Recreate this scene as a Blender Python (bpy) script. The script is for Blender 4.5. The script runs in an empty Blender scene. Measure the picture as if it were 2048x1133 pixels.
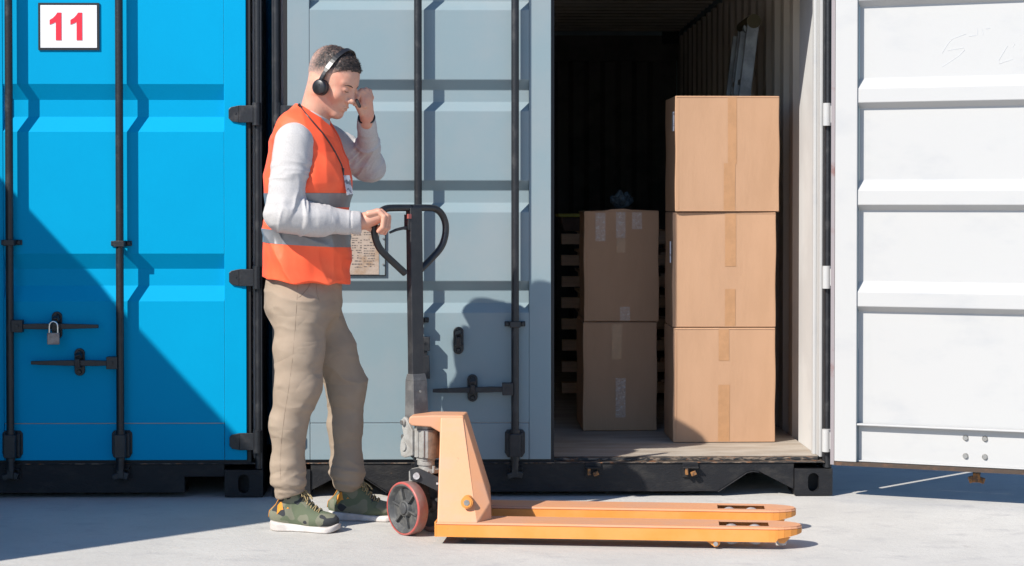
import bpy, bmesh, math, random
import numpy as np
from mathutils import Vector, Matrix, Euler
random.seed(7)
R = math.radians
scene = bpy.context.scene

# ---------------------------------------------------------------- camera
F_PX, PITCH, YAW = 3730.0, 1.0, -0.983
SHIFT = 160.0 - 3730.0 * math.tan(R(1.0))      # lens shift in photo pixels, like a camera held nearly level
CAM = Vector((0.0, -8.1, 1.28))
cam_d = bpy.data.cameras.new("camera")
cam_d.sensor_width = 36.0
cam_d.lens = 36.0 * F_PX / 2048.0
cam_d.clip_end = 2000.0
cam_d.shift_y = -SHIFT / 2048.0
cam = bpy.data.objects.new("camera", cam_d)
scene.collection.objects.link(cam)
cam.location = CAM
cam.rotation_euler = (R(90.0 - PITCH), 0.0, R(YAW))
scene.camera = cam
CAMROT = cam.rotation_euler.to_matrix()

def P(px, py, Y):
    """photo pixel (2048 wide) on the world plane y = Y -> Vector, for reading real positions off the photograph"""
    d = CAMROT @ Vector(((px - 1024.0) / F_PX, (566.5 - py - SHIFT) / F_PX, -1.0))
    t = (Y - CAM.y) / d.y
    return CAM + d * t
def PX(px, Y, py=700): return P(px, py, Y).x
def PZ(py, Y, px=1000): return P(px, py, Y).z

# ---------------------------------------------------------------- light
SUNV = Vector((1.09, 1.0, -1.195)).normalized()        # direction the sunlight travels
elev = math.asin(-SUNV.z)
world = bpy.data.worlds.new("World"); scene.world = world; world.use_nodes = True
nt = world.node_tree; nt.nodes.clear()
sky = nt.nodes.new("ShaderNodeTexSky"); sky.sky_type = 'NISHITA'; sky.sun_disc = False
sky.sun_elevation = elev
sky.sun_rotation = math.atan2(-SUNV.x, -SUNV.y)
sky.air_density = 1.0; sky.dust_density = 0.2; sky.ozone_density = 3.0
bg = nt.nodes.new("ShaderNodeBackground"); bg.inputs[1].default_value = 0.095
wo = nt.nodes.new("ShaderNodeOutputWorld")
tint = nt.nodes.new("ShaderNodeMix"); tint.data_type = 'RGBA'; tint.blend_type = 'MULTIPLY'; tint.inputs[0].default_value = 1.0
tint.inputs[7].default_value = (0.88, 1.02, 1.17, 1); nt.links.new(sky.outputs[0], tint.inputs[6]); nt.links.new(tint.outputs[2], bg.inputs[0]); nt.links.new(bg.outputs[0], wo.inputs[0])
sun_d = bpy.data.lights.new("sun", 'SUN'); sun_d.energy = 4.8; sun_d.angle = R(0.53); sun_d.color = (1.0, 0.955, 0.875)
sun = bpy.data.objects.new("sun", sun_d); scene.collection.objects.link(sun)
sun.rotation_euler = SUNV.to_track_quat('-Z', 'Y').to_euler()
sun.location = (-8, -8, 9)
scene.view_settings.view_transform = 'Standard'
scene.view_settings.look = 'None'
scene.view_settings.gamma = 1.0
scene.view_settings.exposure = 0.45
scene.cycles.max_bounces = 10
scene.cycles.diffuse_bounces = 6

# ---------------------------------------------------------------- helpers
COL = scene.collection
def lin(c):
    c = c / 255.0
    return c / 12.92 if c <= 0.04045 else ((c + 0.055) / 1.055) ** 2.4
def srgb(r, g, b): return (lin(r), lin(g), lin(b))

MATS = {}
def mat(name, base, rough=0.5, metal=0.0, c2=None, nscale=8.0, ndetail=5.0, nlo=0.4, nhi=0.62, bump=0.0, bscale=60.0,
        c3=None, n3scale=40.0, n3lo=0.66, n3hi=0.72, stretch=None, spec=0.5, rough2=None, sss=0.0, coat=0.0, bdist=0.01, wave=None, crease=None):
    if name in MATS: return MATS[name]
    m = bpy.data.materials.new(name); m.use_nodes = True
    t = m.node_tree; n = t.nodes; L = t.links
    b = n["Principled BSDF"]
    b.inputs["Base Color"].default_value = (*base, 1); b.inputs["Roughness"].default_value = rough
    b.inputs["Metallic"].default_value = metal; b.inputs["Specular IOR Level"].default_value = spec
    if sss:
        b.inputs["Subsurface Weight"].default_value = sss
        b.inputs["Subsurface Radius"].default_value = (0.012, 0.005, 0.003); b.inputs["Subsurface Scale"].default_value = 1.0
    if coat: b.inputs["Coat Weight"].default_value = coat; b.inputs["Coat Roughness"].default_value = 0.15
    tc = n.new("ShaderNodeTexCoord"); src = tc.outputs["Object"]
    if stretch:
        mp = n.new("ShaderNodeMapping"); mp.inputs["Scale"].default_value = stretch
        L.new(src, mp.inputs[0]); srcs = mp.outputs[0]
    else: srcs = src
    def noise(vec, sc, det=5.0, rgh=0.6):
        q = n.new("ShaderNodeTexNoise"); q.inputs["Scale"].default_value = sc; q.inputs["Detail"].default_value = det
        q.inputs["Roughness"].default_value = rgh; L.new(vec, q.inputs["Vector"]); return q.outputs["Fac"]
    def ramp(f, lo, hi):
        q = n.new("ShaderNodeMapRange"); q.inputs[1].default_value = lo; q.inputs[2].default_value = hi
        q.interpolation_type = 'SMOOTHSTEP'; L.new(f, q.inputs[0]); return q.outputs[0]
    col = None
    if c2 is not None:
        f = ramp(noise(srcs, nscale, ndetail), nlo, nhi)
        mx = n.new("ShaderNodeMix"); mx.data_type = 'RGBA'
        mx.inputs[6].default_value = (*base, 1); mx.inputs[7].default_value = (*c2, 1)
        L.new(f, mx.inputs[0]); col = mx.outputs[2]
        if rough2 is not None:
            mr = n.new("ShaderNodeMix"); mr.inputs[2].default_value = rough; mr.inputs[3].default_value = rough2
            L.new(f, mr.inputs[0]); L.new(mr.outputs[0], b.inputs["Roughness"])
    if c3 is not None:
        f = ramp(noise(src, n3scale, 8.0, 0.7), n3lo, n3hi)
        mx = n.new("ShaderNodeMix"); mx.data_type = 'RGBA'
        if col is not None: L.new(col, mx.inputs[6])
        else: mx.inputs[6].default_value = (*base, 1)
        mx.inputs[7].default_value = (*c3, 1); L.new(f, mx.inputs[0]); col = mx.outputs[2]
    if col is not None: L.new(col, b.inputs["Base Color"])
    if bump:
        bp = n.new("ShaderNodeBump"); bp.inputs["Strength"].default_value = bump; bp.inputs["Distance"].default_value = bdist
        h = noise(srcs, bscale, 4.0)
        if wave:
            w = n.new("ShaderNodeTexWave"); w.wave_type = 'BANDS'; w.bands_direction = wave[0]; w.inputs["Scale"].default_value = wave[1]
            w.inputs["Distortion"].default_value = wave[2]; L.new(src, w.inputs["Vector"])
            ad = n.new("ShaderNodeMath"); ad.operation = 'MULTIPLY_ADD'; ad.inputs[1].default_value = wave[3]
            L.new(w.outputs["Fac"], ad.inputs[0]); L.new(h, ad.inputs[2]); h = ad.outputs[0]
        L.new(h, bp.inputs["Height"]); L.new(bp.outputs[0], b.inputs["Normal"])
        if crease:          # (scale, strength, distance, stretch): cloth creases, sharp valleys between soft swells
            mp2 = n.new("ShaderNodeMapping"); mp2.inputs["Scale"].default_value = crease[3]; mp2.inputs["Rotation"].default_value = (0, 0.35, 0.2); L.new(src, mp2.inputs[0])
            q = n.new("ShaderNodeTexNoise"); q.inputs["Scale"].default_value = crease[0]; q.inputs["Detail"].default_value = 1.2; q.inputs["Distortion"].default_value = 0.25
            L.new(mp2.outputs[0], q.inputs["Vector"])
            a1 = n.new("ShaderNodeMath"); a1.operation = 'SUBTRACT'; a1.inputs[1].default_value = 0.5; L.new(q.outputs["Fac"], a1.inputs[0])
            a2 = n.new("ShaderNodeMath"); a2.operation = 'ABSOLUTE'; L.new(a1.outputs[0], a2.inputs[0])
            a3 = n.new("ShaderNodeMath"); a3.operation = 'POWER'; a3.inputs[1].default_value = 0.85; L.new(a2.outputs[0], a3.inputs[0])
            b2 = n.new("ShaderNodeBump"); b2.inputs["Strength"].default_value = crease[1]; b2.inputs["Distance"].default_value = crease[2]
            L.new(a3.outputs[0], b2.inputs["Height"]); L.new(b2.outputs[0], bp.inputs["Normal"])
    MATS[name] = m
    return m

def tag(o, label=None, cat=None, group=None, kind=None):
    if label: o['label'] = label
    if cat: o['category'] = cat
    if group: o['group'] = group
    if kind: o['kind'] = kind
    return o
def empty(name, loc=(0, 0, 0), rz=0.0, parent=None):
    o = bpy.data.objects.new(name, None); COL.objects.link(o)
    o.location = loc; o.rotation_euler = (0, 0, rz); o.empty_display_size = 0.2
    if parent: o.parent = parent
    return o

class MB:
    def __init__(s): s.v = []; s.f = []; s.m = []; s.mi = 0; s.sm = []; s.smooth = False
    def mat(s, i): s.mi = i; return s
    def add(s, vs, fs, smooth=None):
        k = len(s.v); s.v += [tuple(v) for v in vs]
        for f in fs:
            s.f.append([k + i for i in f]); s.m.append(s.mi); s.sm.append(s.smooth if smooth is None else smooth)
        return s
    def box(s, lo, hi):
        x0, y0, z0 = lo; x1, y1, z1 = hi
        return s.add([(x0,y0,z0),(x1,y0,z0),(x1,y1,z0),(x0,y1,z0),(x0,y0,z1),(x1,y0,z1),(x1,y1,z1),(x0,y1,z1)],
                     [(0,3,2,1),(4,5,6,7),(0,1,5,4),(1,2,6,5),(2,3,7,6),(3,0,4,7)], False)
    def obox(s, c, ax, ay, az, hx, hy, hz):
        c = Vector(c); ax = Vector(ax).normalized() * hx; ay = Vector(ay).normalized() * hy; az = Vector(az).normalized() * hz
        vs = [c + sx * ax + sy * ay + sz * az for sz in (-1, 1) for sx, sy in ((-1,-1),(1,-1),(1,1),(-1,1))]
        return s.add(vs, [(0,3,2,1),(4,5,6,7),(0,1,5,4),(1,2,6,5),(2,3,7,6),(3,0,4,7)], False)
    def hexa(s, b4, t4):
        return s.add(list(b4) + list(t4), [(0,3,2,1),(4,5,6,7),(0,1,5,4),(1,2,6,5),(2,3,7,6),(3,0,4,7)], False)
    def cyl(s, p0, p1, r0, r1=None, n=16, caps=True, smooth=True):
        r1 = r0 if r1 is None else r1
        p0 = Vector(p0); p1 = Vector(p1); d = (p1 - p0).normalized()
        a = d.orthogonal().normalized(); b = d.cross(a)
        vs = []
        for p, r in ((p0, r0), (p1, r1)):
            for i in range(n):
                t = 2 * math.pi * i / n; vs.append(p + a * (r * math.cos(t)) + b * (r * math.sin(t)))
        s.add(vs, [(i, (i + 1) % n, n + (i + 1) % n, n + i) for i in range(n)], smooth)
        if caps:
            s.add(vs[:n], [tuple(range(n))[::-1]], False); s.add(vs[n:], [tuple(range(n))], False)
        return s
    def lathe(s, p0, d, prof, n=32, smooth=True):
        """prof: list of (distance along d, radius)"""
        p0 = Vector(p0); d = Vector(d).normalized(); a = d.orthogonal().normalized(); b = d.cross(a)
        vs = []; m = len(prof)
        for (h, r) in prof:
            for i in range(n):
                t = 2 * math.pi * i / n; vs.append(p0 + d * h + a * (r * math.cos(t)) + b * (r * math.sin(t)))
        fs = [(k*n+i, k*n+(i+1)%n, (k+1)*n+(i+1)%n, (k+1)*n+i) for k in range(m-1) for i in range(n)]
        return s.add(vs, fs, smooth)
    def tube(s, path, r, n=8, caps=True, flat=None):
        """sweep; r number or list; flat = (a, b) half sizes for a rectangular section with reference up"""
        path = [Vector(p) for p in path]; m = len(path)
        rs = r if isinstance(r, (list, tuple)) else [r] * m
        prev = None; vs = []
        for k in range(m):
            t = (path[min(k + 1, m - 1)] - path[max(k - 1, 0)]).normalized()
            if prev is None: a = t.orthogonal().normalized()
            else:
                a = prev - t * prev.dot(t)
                a = a.normalized() if a.length > 1e-6 else t.orthogonal().normalized()
            prev = a; b = t.cross(a)
            for i in range(n):
                q = 2 * math.pi * i / n
                vs.append(path[k] + (a * math.cos(q) + b * math.sin(q)) * rs[k])
        s.add(vs, [(k*n+i, k*n+(i+1)%n, (k+1)*n+(i+1)%n, (k+1)*n+i) for k in range(m-1) for i in range(n)], True)
        if caps:
            s.add(vs[:n], [tuple(range(n))[::-1]], False); s.add(vs[-n:], [tuple(range(n))], False)
        return s
    def prism(s, poly, axis, lo, hi):
        """poly: 2D points; axis 'y' -> (x,z) extruded over y; 'x' -> (y,z); 'z' -> (x,y)"""
        def mp(p, h):
            return {'y': (p[0], h, p[1]), 'x': (h, p[0], p[1]), 'z': (p[0], p[1], h)}[axis]
        n = len(poly)
        s.add([mp(p, lo) for p in poly] + [mp(p, hi) for p in poly],
              [tuple(range(n)), tuple(range(2*n-1, n-1, -1))] + [(i, n+i, n+(i+1)%n, (i+1)%n) for i in range(n)], False)
        return s
    def sheet(s, prof, mp, lo, hi, thick, m0=0, m1=1, caps=True):
        """corrugated sheet. prof: list of (p, q); mp(p, q, h) -> xyz; thickness along +q; m0 outer material, m1 inner"""
        n = len(prof); k = s.mi
        a = [mp(p, q, lo) for p, q in prof] + [mp(p, q, hi) for p, q in prof]
        b = [mp(p, q + thick, lo) for p, q in prof] + [mp(p, q + thick, hi) for p, q in prof]
        s.mi = m0; s.add(a, [(i, i+1, n+i+1, n+i) for i in range(n-1)], False)
        s.mi = m1; s.add(b, [(i, n+i, n+i+1, i+1) for i in range(n-1)], False)
        s.mi = k
        return s
    def build(s, name, mats, parent=None, bevel=0.0, recalc=True, loc=None, rot=None, seg=2, solid=0.0):
        me = bpy.data.meshes.new(name); me.from_pydata(s.v, [], s.f)
        for q in (mats if isinstance(mats, (list, tuple)) else [mats]): me.materials.append(q)
        me.polygons.foreach_set("material_index", s.m); me.polygons.foreach_set("use_smooth", s.sm)
        me.update()
        if recalc:
            bm = bmesh.new(); bm.from_mesh(me); bmesh.ops.recalc_face_normals(bm, faces=bm.faces); bm.to_mesh(me); bm.free()
        o = bpy.data.objects.new(name, me); COL.objects.link(o)
        if parent: o.parent = parent
        if loc is not None: o.location = loc
        if rot is not None: o.rotation_euler = rot
        if solid:
            md = o.modifiers.new("solid", 'SOLIDIFY'); md.thickness = solid; md.offset = 0
        if bevel:
            md = o.modifiers.new("bevel", 'BEVEL'); md.width = bevel; md.segments = seg; md.limit_method = 'ANGLE'; md.angle_limit = R(35)
            md.harden_normals = False
        return o

def stadium(cx, cz, hw, hh, n=28):
    """points of an upright rounded slot"""
    out = []
    for i in range(n):
        t = 2 * math.pi * i / n
        x = hw * math.cos(t); z = hw * math.sin(t)
        z += (hh - hw) if math.sin(t) > 1e-9 else (-(hh - hw) if math.sin(t) < -1e-9 else 0)
        out.append((cx + x, cz + z))
    return out

# ---------------------------------------------------------------- materials
BLACK = mat("black_paint", (0.012, 0.013, 0.016), 0.42, c2=(0.035, 0.035, 0.037), nscale=14, nlo=0.5, nhi=0.75, bump=0.35, bscale=90, bdist=0.003,
            c3=(0.16, 0.15, 0.14), n3scale=38, n3lo=0.70, n3hi=0.76, rough2=0.6)
BLACKRUST = mat("worn_black_sill_paint", (0.012, 0.012, 0.014), 0.55, spec=0.3, c2=(0.028, 0.026, 0.025), nscale=9, nlo=0.45, nhi=0.7, bump=0.5, bscale=70, bdist=0.004,
            c3=(0.17, 0.085, 0.04), n3scale=16, n3lo=0.665, n3hi=0.72, rough2=0.7, stretch=(1, 1, 2.2))
RUBBER = mat("black_rubber_seal", (0.008, 0.008, 0.009), 0.6)
BLUE = mat("blue_door_paint", (0.0, 0.300, 0.550), 0.6, spec=0.06, c2=(0.0, 0.315, 0.570), nscale=3.0, nlo=0.3, nhi=0.75, bump=0.12, bscale=26, bdist=0.002,
           c3=(0.01, 0.12, 0.24), n3scale=34, n3lo=0.725, n3hi=0.75)
GREY = mat("blue_grey_door_paint", (0.212, 0.282, 0.310), 0.55, spec=0.22, c2=(0.245, 0.292, 0.312), nscale=2.4, nlo=0.35, nhi=0.7, bump=0.12, bscale=30, bdist=0.002,
           c3=(0.10, 0.10, 0.095), n3scale=36, n3lo=0.735, n3hi=0.755)
WHITE = mat("white_inner_paint", (0.455, 0.450, 0.442), 0.6, spec=0.25, c2=(0.415, 0.415, 0.418), nscale=2.6, nlo=0.50, nhi=0.72, bump=0.15, bscale=22, bdist=0.002,
            c3=(0.42, 0.36, 0.33), n3scale=20, n3lo=0.735, n3hi=0.78, stretch=(1, 1, 2.0))
WALLW = mat("sunlit_white_wall_paint", (0.56, 0.555, 0.545), 0.6, c2=(0.50, 0.49, 0.48), nscale=2.0, spec=0.3, bump=0.15, bscale=20, bdist=0.003, c3=(0.30, 0.26, 0.22), n3scale=22, n3lo=0.70, n3hi=0.75)  # sunlit copy of the inner wall paint, for the panel nearest the opening
CREAM = mat("shaded_cream_wall_paint", (0.52, 0.46, 0.39), 0.6, c2=(0.43, 0.375, 0.31), nscale=3.0, nlo=0.4, nhi=0.7, bump=0.2, bscale=20, bdist=0.003,
            c3=(0.10, 0.07, 0.05), n3scale=14, n3lo=0.68, n3hi=0.74, stretch=(1, 1, 0.5))  # inner wall colour browned to carry shade and plywood bounce deeper in
CHIP = mat("chipped_sill_edge", (0.02, 0.02, 0.021), 0.6, c2=(0.20, 0.15, 0.11), nscale=26, nlo=0.48, nhi=0.60, bump=0.6, bscale=70, bdist=0.005, c3=(0.24, 0.10, 0.04), n3scale=18, n3lo=0.56, n3hi=0.64, stretch=(1, 3, 3))
RUST = mat("orange_rust", (0.30, 0.13, 0.035), 0.8, c2=(0.09, 0.05, 0.03), nscale=60, bump=0.5, bscale=120, bdist=0.003)
BACKDARK = mat("shade_darkened_back_wall_paint", (0.10, 0.09, 0.08), 0.7, c2=(0.06, 0.055, 0.05), nscale=3)  # paint colour darkened to stand in for the gloom at the far end
SIDESEAL = mat("mauve_grey_seal", (0.27, 0.235, 0.24), 0.5, c2=(0.20, 0.10, 0.09), nscale=6, nlo=0.55, nhi=0.7)
BROWNSEAL = mat("brown_rubber_seal", (0.055, 0.035, 0.024), 0.7, c2=(0.11, 0.055, 0.03), nscale=22, nlo=0.5, nhi=0.7, bump=0.4, bscale=60, bdist=0.003)
PLY = mat("dusty_plywood_floor", (0.30, 0.25, 0.20), 0.75, c2=(0.40, 0.355, 0.30), nscale=5, nlo=0.35, nhi=0.68, bump=0.3, bscale=70, bdist=0.003,
          c3=(0.17, 0.12, 0.08), n3scale=26, n3lo=0.66, n3hi=0.76, stretch=(0.7, 2.2, 1))
STEEL = mat("zinc_steel", (0.42, 0.41, 0.39), 0.38, 0.85, c2=(0.25, 0.235, 0.21), nscale=30, nlo=0.45, nhi=0.7, rough2=0.6)
CHROME = mat("bright_steel", (0.62, 0.62, 0.62), 0.25, 1.0)
# ================================================================ ground
def ground_material():
    m = bpy.data.materials.new("concrete_yard"); m.use_nodes = True
    t = m.node_tree; n = t.nodes; L = t.links; b = n["Principled BSDF"]
    b.inputs["Roughness"].default_value = 0.85; b.inputs["Specular IOR Level"].default_value = 0.3
    tc = n.new("ShaderNodeTexCoord")
    def noise(sc, det, rgh=0.6, st=None):
        v = tc.outputs["Object"]
        if st:
            mp = n.new("ShaderNodeMapping"); mp.inputs["Scale"].default_value = st; L.new(v, mp.inputs[0]); v = mp.outputs[0]
        q = n.new("ShaderNodeTexNoise"); q.inputs["Scale"].default_value = sc; q.inputs["Detail"].default_value = det
        q.inputs["Roughness"].default_value = rgh; L.new(v, q.inputs["Vector"]); return q.outputs["Fac"]
    def rng(f, lo, hi):
        q = n.new("ShaderNodeMapRange"); q.inputs[1].default_value = lo; q.inputs[2].default_value = hi; q.interpolation_type = 'SMOOTHSTEP'
        L.new(f, q.inputs[0]); return q.outputs[0]
    def mix(f, a, c):
        q = n.new("ShaderNodeMix"); q.data_type = 'RGBA'; L.new(f, q.inputs[0])
        for s_, i in ((a, 6), (c, 7)):
            if isinstance(s_, tuple): q.inputs[i].default_value = (*s_, 1)
            else: L.new(s_, q.inputs[i])
        return q.outputs[2]
    c = mix(rng(noise(1.3, 6), 0.35, 0.68), (0.480, 0.458, 0.425), (0.545, 0.520, 0.482))
    c = mix(rng(noise(5.5, 8, 0.72, (1, 1.6, 1)), 0.50, 0.70), c, (0.43, 0.41, 0.39))
    c = mix(rng(noise(70, 3), 0.55, 0.75), c, (0.455, 0.43, 0.405))
    c = mix(rng(noise(3.1, 7, 0.7), 0.665, 0.72), c, (0.37, 0.345, 0.32))
    c = mix(rng(noise(240, 2), 0.70, 0.78), c, (0.23, 0.21, 0.19))
    vo = n.new("ShaderNodeTexVoronoi"); vo.feature = 'DISTANCE_TO_EDGE'; vo.inputs["Scale"].default_value = 0.45
    wv = n.new("ShaderNodeMixRGB"); wv.inputs[0].default_value = 0.12
    nn = n.new("ShaderNodeTexNoise"); nn.inputs["Scale"].default_value = 2.5; nn.inputs["Detail"].default_value = 6
    L.new(tc.outputs["Object"], nn.inputs["Vector"]); L.new(tc.outputs["Object"], wv.inputs[1]); L.new(nn.outputs["Color"], wv.inputs[2])
    L.new(wv.outputs[0], vo.inputs["Vector"])
    cr = rng(vo.outputs["Distance"], 0.0006, 0.0022)
    L.new(c, b.inputs["Base Color"])
    bp = n.new("ShaderNodeBump"); bp.inputs["Strength"].default_value = 0.45; bp.inputs["Distance"].default_value = 0.006
    ad = n.new("ShaderNodeMath"); ad.operation = 'ADD'
    L.new(noise(38, 8, 0.7), ad.inputs[0]); L.new(noise(9, 4), ad.inputs[1]); L.new(ad.outputs[0], bp.inputs["Height"])
    L.new(bp.outputs[0], b.inputs["Normal"])
    return m
g = MB(); g.add([(-400, -400, 0), (400, -400, 0), (400, 400, 0), (-400, 400, 0)], [(0, 1, 2, 3)])
o = g.build("concrete_ground", ground_material(), recalc=False); tag(o, kind='structure')

# ================================================================ shipping containers
CW, CL, CH = 2.438, 6.058, 2.591
ZD0 = 0.164            # underside of the doors / floor level
ZD1 = 2.46

def casting(parent, cx, y0, z0, sx):
    """corner casting block with an oval aperture in its front; cx = its outer x, sx = direction inwards"""
    w, h, d = 0.166, 0.118, 0.178
    xa, xb = sorted((cx, cx + sx * w))
    m = MB()
    c = ((xa + xb) / 2, z0 + h / 2 - 0.002)
    inn = stadium(c[0], c[1], 0.0245, 0.041)
    n = len(inn); outp = []
    for (x, z) in inn:
        dx, dz = x - c[0], (z - c[1]) * 0.72
        k = min((w / 2) / abs(dx) if abs(dx) > 1e-6 else 1e9, (h / 2 - 0.0) / abs(dz) if abs(dz) > 1e-6 else 1e9)
        outp.append((min(max(c[0] + dx * k, xa), xb), min(max(c[1] + dz * k, z0), z0 + h)))
    corners = [(xa, z0), (xb, z0), (xb, z0 + h), (xa, z0 + h)]
    for q in corners:     # pull the nearest outline point onto each corner
        i = min(range(n), key=lambda j: (outp[j][0] - q[0]) ** 2 + (outp[j][1] - q[1]) ** 2); outp[i] = q
    yi = y0 + 0.03
    V = [(x, y0, z) for x, z in outp] + [(x, y0, z) for x, z in inn] + [(x, yi, z) for x, z in inn]
    m.add(V, [(i, (i+1) % n, n + (i+1) % n, n + i) for i in range(n)])
    m.add(V[n:], [(i, (i+1) % n, n + (i+1) % n, n + i) for i in range(n)])
    m.add([(x, y0, z) for x, z in outp] + [(x, y0 + d, z) for x, z in outp], [(i, n + i, n + (i+1) % n, (i+1) % n) for i in range(n)] + [tuple(range(n, 2*n))])
    m.box((xa + 0.012, yi + 0.03, z0 + 0.012), (xb - 0.012, y0 + d - 0.012, z0 + h - 0.012))
    return m.build("corner_casting", BLACKRUST, parent, bevel=0.004)

def groove_profile(z0, z1, grooves, depth):
    """(z, y) outer skin: flat at y=0 with trapezoid grooves (zc, half height, slope height)"""
    pr = [(z0, 0.0015)]
    for g_ in sorted(grooves):
        zc, hh, sl = g_[:3]; s2 = g_[3] if len(g_) > 3 else sl
        pr += [(zc - hh, 0.0015), (zc - hh + s2, depth), (zc + hh - sl, depth), (zc + hh, 0.0015)]
    return pr + [(z1, 0.0015)]

def make_door(parent, W, sgn, grooves, outer, inner, bars, loc, rz, label=None, depth=0.038, guides=(), seal=RUBBER):
    """one door leaf; local x runs from the hinge edge (0) to the free edge (sgn*W); outer skin faces -y"""
    m = MB(); T = 0.05; S = 0.095
    def bx(u0, u1, y0, y1, z0, z1):
        xa, xb = sorted((sgn * u0, sgn * u1)); m.box((xa, y0, z0), (xb, y1, z1))
    # frame: stiles and rails (outer paint), then the inner faces 1.5 mm proud in the inner paint
    for (u0, u1) in ((0.0, S), (W - S, W)):
        m.mat(0); bx(u0, u1, 0.0, T - 0.012, ZD0, ZD1)
        m.mat(1); bx(u0, u1, T - 0.012, T, ZD0, ZD1)
    zr = 0.326
    m.mat(0); bx(S + 0.0015, W - S - 0.0015, 0.0, 0.006, ZD0, zr - 0.004)
    m.mat(1); bx(S + 0.0015, W - S - 0.0015, 0.006, 0.012, ZD0, zr)
    bx(S + 0.0008, W - S - 0.0008, 0.012, T - 0.004, zr - 0.004, zr + 0.004)      # ledge
    bx(S + 0.0008, W - S - 0.0008, 0.012, 0.030, ZD0, ZD0 + 0.006)
    m.mat(0); bx(S + 0.0015, W - S - 0.0015, 0.0, 0.006, ZD1 - 0.1, ZD1)
    m.mat(1); bx(S + 0.0015, W - S - 0.0015, 0.006, T - 0.002, ZD1 - 0.1, ZD1 - 0.001)
    pr = groove_profile(zr, ZD1 - 0.102, grooves, depth)
    xa, xb = sorted((sgn * (S + 0.001), sgn * (W - S - 0.001)))
    m.sheet(pr, lambda p, q, h: (h, q, p), xa, xb, 0.0035)
    # bolts through the bottom rail (keeper backing)
    for ub in bars:
        for du in (-0.040, 0.040):
            for zb in (0.208, 0.285):
                m.mat(2).cyl((sgn * (ub + du), 0.012, zb), (sgn * (ub + du), 0.021, zb), 0.013, 0.009, 10)
    D = m.build("door", [outer, inner, STEEL], parent, bevel=0.0025)
    D.location = loc; D.rotation_euler = (0, 0, rz)
    if label: D['label'] = label
    # seal round the leaf
    m = MB()
    def sb(u0, u1, y0, y1, z0, z1):
        xa, xb = sorted((sgn * u0, sgn * u1)); m.box((xa, y0, z0), (xb, y1, z1))
    m.mat(1); sb(-0.018, -0.002, 0.010, 0.046, ZD0 - 0.016, ZD1 + 0.008); m.mat(0); sb(W + 0.002, W + 0.014, 0.016, 0.046, ZD0 - 0.016, ZD1 + 0.008)
    sb(-0.002, W + 0.002, 0.012, 0.048, ZD0 - 0.018, ZD0 - 0.002); sb(-0.002, W + 0.002, 0.012, 0.048, ZD1 + 0.002, ZD1 + 0.012)
    m.build("seal", [seal, SIDESEAL if seal is BROWNSEAL else seal], D)
    # hinges
    for zh in (0.245, 0.957, 1.665, 2.33):
        m = MB(); hh = 0.037
        m.hexa([(sgn * u, y, z) for u, y, z in ((-0.045, -0.012, zh - hh), (0.03, -0.012, zh - hh), (0.03, 0.004, zh - hh), (-0.045, 0.004, zh - hh))],
               [(sgn * u, y, z) for u, y, z in ((-0.045, -0.012, zh + hh), (0.03, -0.012, zh + hh), (0.03, 0.004, zh + hh), (-0.045, 0.004, zh + hh))])
        prof = [(0.030, zh - hh), (0.062, zh - hh + 0.006), (0.074, zh - hh * 0.5), (0.074, zh + hh * 0.55), (0.064, zh + hh * 0.8), (0.030, zh + hh)]
        m.prism([(sgn * a, b_) for a, b_ in prof], 'y', -0.010, -0.0002)
        m.cyl((sgn * -0.046, -0.004, zh - hh - 0.012), (sgn * -0.046, -0.004, zh + hh + 0.012), 0.0185, n=14)
        m.cyl((sgn * 0.045, -0.010, zh + 0.004), (sgn * 0.045, -0.013, zh + 0.004), 0.005, n=8)
        m.build("hinge", WHITE if seal is BROWNSEAL else BLACK, D, bevel=0.003)
    # locking bars with their end brackets and guides
    yb = -0.043
    for ib, ub in enumerate(bars):
        x = sgn * ub
        m = MB(); m.cyl((x, yb, 0.125), (x, yb, ZD1 + 0.07), 0.0168, n=18)
        m.cyl((x, yb, 0.165), (x, yb, 0.30), 0.0205, n=18)
        bar = m.build("locking_bar", BLACK, D)
        m = MB()          # cam end
        m.obox((x, yb + 0.002, 0.112), (1, 0, 0), (0, 1, 0), (0, 0, 1), 0.014, 0.016, 0.020)
        m.obox((x - 0.020, yb - 0.004, 0.100), (1, 0, 0.3), (0, 1, 0), (-0.3, 0, 1), 0.013, 0.010, 0.012)
        m.obox((x + 0.021, yb + 0.004, 0.103), (1, 0, -0.3), (0, 1, 0), (0.3, 0, 1), 0.012, 0.011, 0.014)
        m.build("cam_end", RUST if seal is BROWNSEAL else BLACK, bar, bevel=0.003)
        m = MB(); hw, hh = 0.044, 0.060; zc = 0.235
        pts = [(x - hw, zc - hh + 0.02), (x - hw + 0.012, zc - hh), (x + hw - 0.012, zc - hh), (x + hw, zc - hh + 0.02),
               (x + hw, zc + hh - 0.012), (x + hw - 0.01, zc + hh), (x - hw + 0.01, zc + hh), (x - hw, zc + hh - 0.012)]
        m.prism(pts, 'y', -0.009, -0.0003)
        for s2 in (-1, 1): m.box((x + s2 * 0.029 - 0.007, -0.030, zc - 0.052), (x + s2 * 0.029 + 0.007, -0.009, zc + 0.050))
        m.box((x - 0.0225, -0.071, zc - 0.052), (x + 0.0225, -0.0625, zc + 0.048))
        for s2 in (-1, 1): m.box((x + s2 * 0.0215 - 0.003, -0.0625, zc - 0.052), (x + s2 * 0.0215 + 0.003, -0.009, zc + 0.048))
        m.build("end_bracket", BLACK, D, bevel=0.003)
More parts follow.
